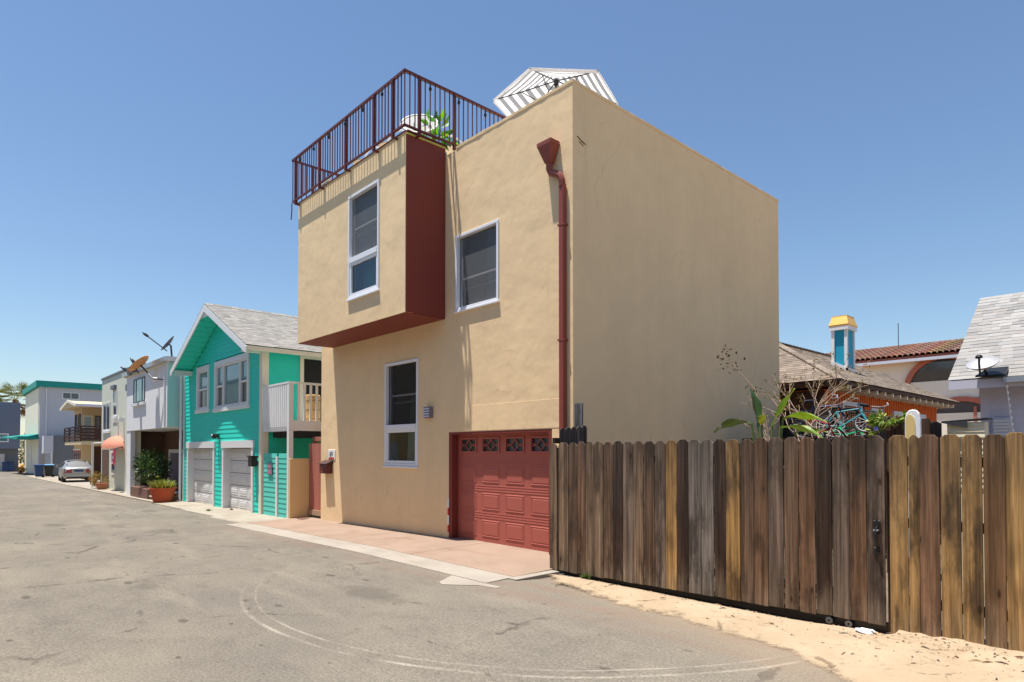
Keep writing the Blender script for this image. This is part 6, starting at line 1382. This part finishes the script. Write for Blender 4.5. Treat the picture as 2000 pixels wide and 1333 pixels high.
# bicycles piled on a low dark lean-to
ls = thing('lean_to', (1.8, 4.9, 0), 'low dark wooden lean-to under the piled bicycles', 'shed')
mb = MB(); mb.box(.55, 2.85, 4.35, 5.6, -.05, 1.88); mb.build('body', 'dark_fence', ls, color=WOODS['k']); mb = MB(); mb.box(.5, 2.9, 4.3, 5.65, 1.88, 1.93); mb.build('roof', 'dark_fence', ls, color=WOODS['k'])
mb = MB(); mb.box(.05, 1.25, 6.9, 7.0, -.05, 2.6); tag(mb.build('shade_panel', 'dark_fence', color=lin((52, 46, 44))), 'dark panel standing for porch shade behind the piled bicycles', 'screen')  # dark panel painting the shade of the cottage porch
def bicycle(P0, yaw, roll, pitch, mat, label, r=.25):
    o = thing('bicycle', (0, 0, 0), label, 'bicycle', 'bicycles piled behind the gate')
    Mx = Matrix.Translation(P0) @ Matrix.Rotation(yaw, 4, 'Z') @ Matrix.Rotation(pitch, 4, 'Y') @ Matrix.Rotation(roll, 4, 'X'); T = lambda *q: Mx @ Vector(q)
    ax = (Mx.to_3x3() @ Vector((0, 1, 0))); wb = r * 3.1; s = r / .33
    for x in (0, wb):
        mb = MB(); mb.torus(T(x, 0, r), r * .95, r * .07, ax, 30, 6); w_ = mb.build('wheel', 'rubber', o, smooth=True)
        mb = MB(); mb.torus(T(x, 0, r), r * .86, r * .025, ax, 30, 5)
        for k in range(10): a = k * math.pi / 5; mb.tube([T(x, 0, r), T(x + r * .86 * math.cos(a), 0, r + r * .86 * math.sin(a))], .0025, 4, False)
        mb.lathe([(.02, -.03), (.02, .03)], T(x, 0, r), 8, ax); mb.build('rim', 'steel', w_)
    bb_, st_, hd_, hl = T(.42 * s, 0, .28 * s), T(.28 * s, 0, .72 * s), T(.86 * s, 0, .74 * s), T(.90 * s, 0, .58 * s); rr, fr_ = T(0, 0, r), T(wb, 0, r); t_ = .016
    mb = MB()
    for a, b in ((bb_, st_), (bb_, hl), (st_, hd_), (hd_, hl), (rr, bb_), (rr, st_), (hl, fr_)): mb.tube([a, b], t_ if a is not rr else t_ * .7, 6)
    mb.build('frame', mat, o, smooth=True)
    mb = MB(); mb.tube([st_, T(.25 * s, 0, .85 * s)], .012, 6); mb.prism([T(.12 * s, -.06 * s, .86 * s), T(.12 * s, .06 * s, .86 * s), T(.40 * s, .015, .85 * s), T(.40 * s, -.015, .85 * s)], T(0, 0, .04) - T(0, 0, 0)); mb.build('saddle', 'black_paint', o)
    mb = MB(); mb.tube([hd_, T(.83 * s, 0, .92 * s)], .012, 6); mb.tube([T(.72 * s, -.28 * s, .96 * s), T(.85 * s, -.16 * s, .94 * s), T(.83 * s, 0, .92 * s), T(.85 * s, .16 * s, .94 * s), T(.72 * s, .28 * s, .96 * s)], .011, 6); mb.build('handlebar', 'steel', o)
    mb = MB(); mb.torus(bb_, .07 * s, .008, ax, 16, 5); mb.bar(bb_ + ax * .05, T(.52 * s, .05, .18 * s), .014, .014); mb.bar(bb_ - ax * .05, T(.32 * s, -.05, .38 * s), .014, .014); mb.build('crank', 'steel', o)
    return o
bicycle((1.45, 4.75, 1.95), .35, .25, -.05, 'bike_blue', 'dark bicycle with large grey wheel leftmost in the pile')
bicycle((1.95, 4.55, 1.94), .15, -.45, -.1, 'bike_teal', 'teal framed bicycle in the middle of the pile', .22)
bicycle((2.25, 5.1, 1.97), -.35, .2, .2, 'bike_pink', 'pale pink framed bicycle rightmost in the pile', .22)
bicycle((1.62, 4.38, 1.92), -.1, .55, .25, 'bike_red', 'red framed bicycle at the front of the pile', .2)
bicycle((2.15, 4.32, 1.90), .5, -.9, .1, 'bike_green', 'small green framed bicycle low in the pile', .17)
# bird of paradise plant
bp = thing('bird_of_paradise', (3.0, 0.0, 0), 'broad leaved bird of paradise plant between fence and tan house', 'plant')
def bop(base, tip, up_, L, W, seed, tear=False, col=None):
    rnd = random.Random(seed); base = Vector(base); tip = Vector(tip); mid = base.lerp(tip, .6) + Vector((0, 0, .18)); mb = MB(); mb.tube([base, base.lerp(mid, .6), mid, tip], [.028, .022, .016, .012], 6); mb.build('leaf_stalk', 'stem_green', bp, smooth=True)
    d = Vector(up_).normalized(); side = d.cross(Vector((0, 0, 1)) if abs(d.z) < .95 else Vector((1, 0, 0))).normalized(); nrm = side.cross(d); n = 11; mb = MB(); vs = []
    for i in range(n + 1):
        t_ = i / n; w = W * (math.sin(math.pi * min(1, t_ * .93 + .05)) ** .75); c = tip + d * L * t_ + Vector((0, 0, -.28 * L * t_ * t_ * (1 - abs(d.z))))
        for q in (-1, -.5, 0, .5, 1): vs.append(c + side * w * q * .5 + nrm * (abs(q) * w * .32 + .012 * math.sin(9 * t_ + q * 3)))
    fs = []; cs = []
    for i in range(n):
        for j in range(4):
            if tear and j in (0, 3) and rnd.random() < .4: continue
            mb.cur = tuple(q * rnd.uniform(.85, 1.1) for q in (col or lin((92, 118, 42)))); mb.add([vs[i * 5 + j], vs[i * 5 + j + 1], vs[(i + 1) * 5 + j + 1], vs[(i + 1) * 5 + j]], [(0, 1, 2, 3)])
    mb.cur = (1, 1, 1); o = mb.build('leaf', 'leaf_gloss', bp, smooth=True); fix_normals(o)
bx, by = 3.02, .02
bop((bx, by, 0), (2.92, .05, 1.98), (-.22, .05, 1), .50, .17, 1, col=lin((70, 96, 40)))
bop((bx, by, 0), (3.10, .05, 1.98), (.55, .1, 1), .52, .12, 2, col=lin((130, 150, 60)))
bop((bx, by, 0), (2.90, -.05, 2.02), (-1, -.1, .05), .48, .22, 3, True, lin((60, 80, 38)))
bop((bx + .05, by, 0), (3.20, .1, 2.06), (1, .15, .15), .48, .20, 4, False, lin((140, 166, 46)))
bop((bx + .05, by, 0), (3.22, 0, 1.96), (1, -.05, .0), .50, .16, 5, False, lin((110, 136, 44)))
bop((bx, by, 0), (3.04, -.1, 2.0), (.3, -.5, .5), .20, .09, 6, False, lin((150, 156, 60)))
bop((bx + .1, by + .1, 0), (3.30, .2, 1.9), (.8, .3, .2), .35, .12, 7, False, lin((120, 150, 60)))
# sparse shrub of thin branches
sh = thing('bare_shrub', (2.3, 2.4, 0), 'thin branched nearly leafless shrub in front of the cottage roof', 'shrub')
mb = MB(); lf = MB(); rnd = random.Random(12)
def grow(p, d, L, r, depth):
    q = p + d * L; m_ = p.lerp(q, .5) + Vector((rnd.gauss(0, .03), rnd.gauss(0, .03), rnd.gauss(0, .02))); mb.tube([p, m_, q], [r, r * .85, r * .7], 5, False)
    if depth == 0:
        for k in range(7):
            c = q - d * L * rnd.uniform(0, .8) + Vector((rnd.gauss(0, .02), rnd.gauss(0, .02), rnd.gauss(0, .02))); e = Vector((rnd.gauss(0, 1), rnd.gauss(0, 1), rnd.gauss(0, 1))).normalized(); s = e.cross(Vector((.3, .5, .8))).normalized() * .012; kk = rnd.uniform(.7, 1.3)
            lf.cur = tuple(z * kk for z in rnd.choice([lin((120, 108, 66)), lin((96, 92, 56)), lin((150, 130, 90))])); lf.add([c, c + e * .022 + s, c + e * .045, c + e * .022 - s], [(0, 1, 2, 3)])
        return
    for k in range(2 if rnd.random() < .6 else 3): grow(q, (d + Vector((rnd.gauss(0, .42), rnd.gauss(0, .42), rnd.gauss(.02, .25)))).normalized(), L * rnd.uniform(.6, .85), r * .66, depth - 1)
B0 = Vector((2.3, 3.0, 0))
for d in ((-.10, .0, 1), (.05, .1, 1), (.18, -.05, 1)): grow(B0 + Vector((rnd.gauss(0, .05), rnd.gauss(0, .05), 0)), Vector(d).normalized(), 1.08, .018, 4)
mb.build('branches', 'twig', sh); lf.cur = (1, 1, 1); lf.build('leaves', 'leaf', sh)
sh2 = thing('leaning_branch', (2.55, 1.3, 0), 'single thin branch with dark leaves leaning against the tan side wall', 'branch')
mb = MB(); pts = [Vector(q) for q in ((2.55, 1.3, 0), (2.50, 1.35, 1.2), (2.38, 1.4, 2.1), (2.15, 1.5, 2.6), (1.80, 1.6, 2.95), (1.66, 1.65, 3.12))]; mb.tube(pts, [.018, .016, .013, .01, .007, .005], 6); mb.build('stem', 'bark', sh2, smooth=True)
mb = MB(); rnd = random.Random(3)
for i in range(46):
    c = rnd.choice(pts[3:]) + Vector((rnd.gauss(0, .08), rnd.gauss(0, .05), rnd.gauss(0, .08))); e = Vector((rnd.gauss(0, 1), rnd.gauss(0, 1), rnd.gauss(0, 1))).normalized(); s = e.cross(Vector((.3, .5, .8))).normalized() * .018; mb.cur = lin((84, 70, 52)); mb.add([c, c + e * .03 + s, c + e * .06, c + e * .03 - s], [(0, 1, 2, 3)])
mb.cur = (1, 1, 1); mb.build('leaves', 'leaf', sh2)


# ------------------------------------------------------------------ unseen houses across the alley, added to cut sky light and give reflections
def opposite(x0, x1, y1, h, mat, label, seed):
    z = G((x0 + x1) / 2); o = thing('unseen_house', ((x0 + x1) / 2, y1 - 4, z), label, 'house'); rnd = random.Random(seed)
    mb = MB(); mb.box(x0, x1, y1 - 9, y1, z - .3, h); mb.build('wall', mat, o)
    mb = MB(); mb.box(x0 - .1, x1 + .1, y1 - 9.1, y1 + .12, h, h + .25); mb.build('roof_edge', 'dark_grey_stucco', o)
    n = max(1, int((x1 - x0) / 4)); w = (x1 - x0) / n
    for k in range(n):
        a = x0 + w * k + w / 2
        mb = MB(); mb.box(a - 1.25, a + 1.25, y1 + .001, y1 + .06, z, 2.1); mb.build('garage_door', 'door_white', o)
        mb = MB(); mb.box(a - .7, a + .7, y1 + .001, y1 + .06, 3.6, 5.0); f = mb.build('window', 'white_paint', o); mb = MB(); mb.box(a - .6, a + .6, y1 + .061, y1 + .065, 3.7, 4.9); mb.build('pane', 'pane_dark', f)
opposite(-2.5, 7.0, -10.2, 6.2, 'beige_stucco', 'unseen beige house added across the alley behind the viewpoint', 1)
opposite(7.6, 19.0, -10.0, 6.8, 'grey_stucco', 'unseen grey house added across the alley to the right of the viewpoint', 2)
opposite(-14.0, -3.1, -9.8, 6.6, 'cream_stucco', 'unseen cream house added across the alley facing the teal house', 3)  # pale walls chosen to brighten the teal front
opposite(-29.0, -14.6, -9.8, 6.0, 'tan_stucco_old', 'unseen tan house added across the alley facing the white house', 4)
opposite(-48.0, -29.8, -9.6, 6.6, 'sage_stucco', 'unseen sage house added across the alley facing the parked car', 5)

for o in bpy.data.objects:
    if '_b' in o: del o['_b']
